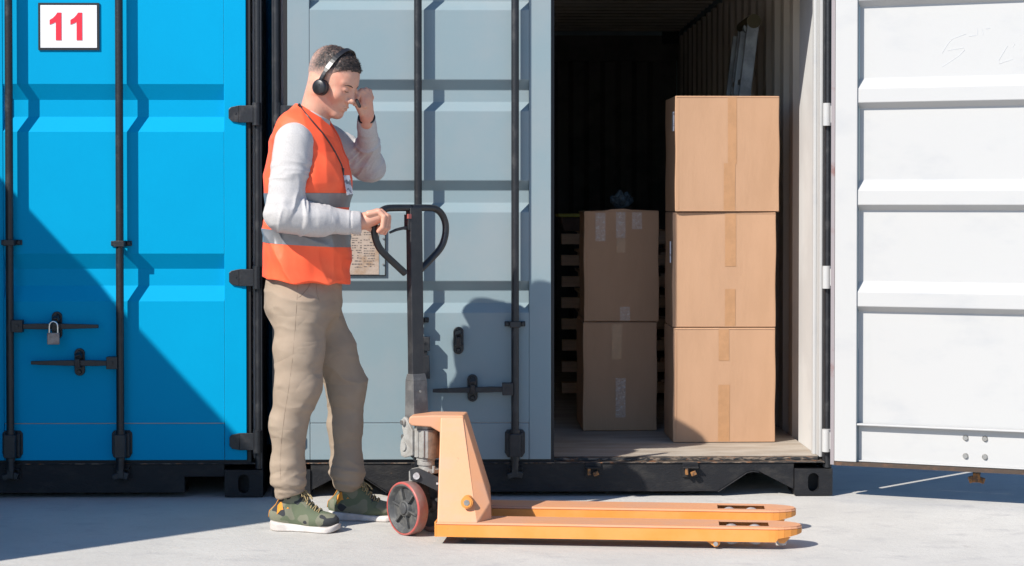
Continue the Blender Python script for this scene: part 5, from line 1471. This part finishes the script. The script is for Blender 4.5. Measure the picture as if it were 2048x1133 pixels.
# flat outer strap
vs = []
for i, p_ in enumerate(path):
    t = (path[min(i + 1, 32)] - path[max(i - 1, 0)]).normalized(); s_ = Vector(hf) - t * Vector(hf).dot(t); s_.normalize(); o2 = s_.cross(t); 
    ww = .0095 if 3 < i < 29 else .0065
    c_ = p_ + (p_ - Vector(HL(0, 0, .02))).normalized() * .002
    nrm = (p_ - Vector(HL(0, 0, .02))).normalized()
    vs += [c_ - s_ * ww, c_ + s_ * ww, c_ + s_ * ww + nrm * .004, c_ - s_ * ww + nrm * .004]
m.add(vs, [(4*i+j, 4*i+(j+1)%4, 4*i+4+(j+1)%4, 4*i+4+j) for i in range(32) for j in range(4)] + [(0, 1, 2, 3), (131, 130, 129, 128)], False)
m.build("headband", HBLK, hs)
for b in (-1, 1):
    m = MB(); m.obox(Vector(HL(.005, .089 * b, .004)), Vector(hf), Vector(hl), Vector(hu), .0085, .0045, .020); m.build("slider", HBLK, hs, bevel=.002)
mic = W_(717, 208, -.845)
m = MB(); m.tube(smooth_path([Vector(HL(.004, .098, -.030)), Vector(HL(.03, .098, -.035)), Vector(HL(.08, .070, -.055)), Vector(HL(.115, .040, -.045)), Vector(mic + ZH * .012)], 2), .0022, n=6)
m.build("microphone_boom", HBLK, hs)
m = MB(); a_ = Vector(W_(713, 200, -.868)); b2 = Vector(W_(720, 215, -.872)); d_ = (b2 - a_).normalized()
m.lathe(a_, d_, [(-.004, .001), (-.001, .005), (.004, .0066), ((b2 - a_).length - .004, .0066), ((b2 - a_).length, .005), ((b2 - a_).length + .002, .001)], 14); m.build("microphone", HPAD, hs)
m = MB(); m.tube([Vector(mic + ZH * .012), (a_ + Vector(mic)) / 2, a_ + d_ * .004], .0022, n=6); m.build("microphone_boom", HBLK, hs)

# wristband on the raised arm
m = MB(); ax_ = Vector(wrF - elF).normalized(); c = Vector(W_(733, 236, -.745)); m.lathe(c - ax_ * .004, ax_, [(0, .028), (-.001, .034), (.004, .0355), (.009, .034), (.008, .028)], 28); m.build("wristband", HBLK, man)
# lanyard with badge
ly = empty("lanyard", man.location); tag(ly, "thin black lanyard with a card badge hanging over the man's vest", "lanyard")
def vs_(p): return np.minimum(vest(p), np.minimum(shirt(p), neckf(p)))
pts = [front_pt(vs_, x, y, .003) for x, y in ((601, 214), (610, 226), (622, 240), (634, 254), (645, 266), (655, 280), (663, 292), (671, 306), (677, 318), (683, 330), (686, 342))]
m = MB(); m.tube(smooth_path([Vector(q_) for q_ in pts], 2), .0030, n=8)
m.cyl(Vector(pts[0]) + Vector((-.008, 0, .010)), Vector(pts[0]) + Vector((.004, 0, -.004)), .006, .005, n=10)
m.build("cord", HBLK, ly)
m = MB(); c = Vector(front_pt(vs_, 686, 342, .006)); m.cyl(c + Vector((0, 0, .01)), c - Vector((0, 0, .022)), .0055, .004, n=10); m.build("clip", HBLK, ly)
BADGE = mat("card_badge", (0.50, 0.50, 0.52), 0.3, c2=(0.16, 0.15, 0.16), nscale=60, nlo=0.52, nhi=0.58)
yb0 = front_pt(vs_, 688, 352, .012)[1] + MO[1]; cq = [Vector(W_(x, y, yb0 + dy_)) for x, y, dy_ in ((687, 351, -.004), (699, 351, .012), (706, 388, .012), (694, 391, -.008))]
m = MB(); m.add(cq, [(0, 1, 2, 3)], False); m.build("badge", BADGE, ly, solid=.0015)
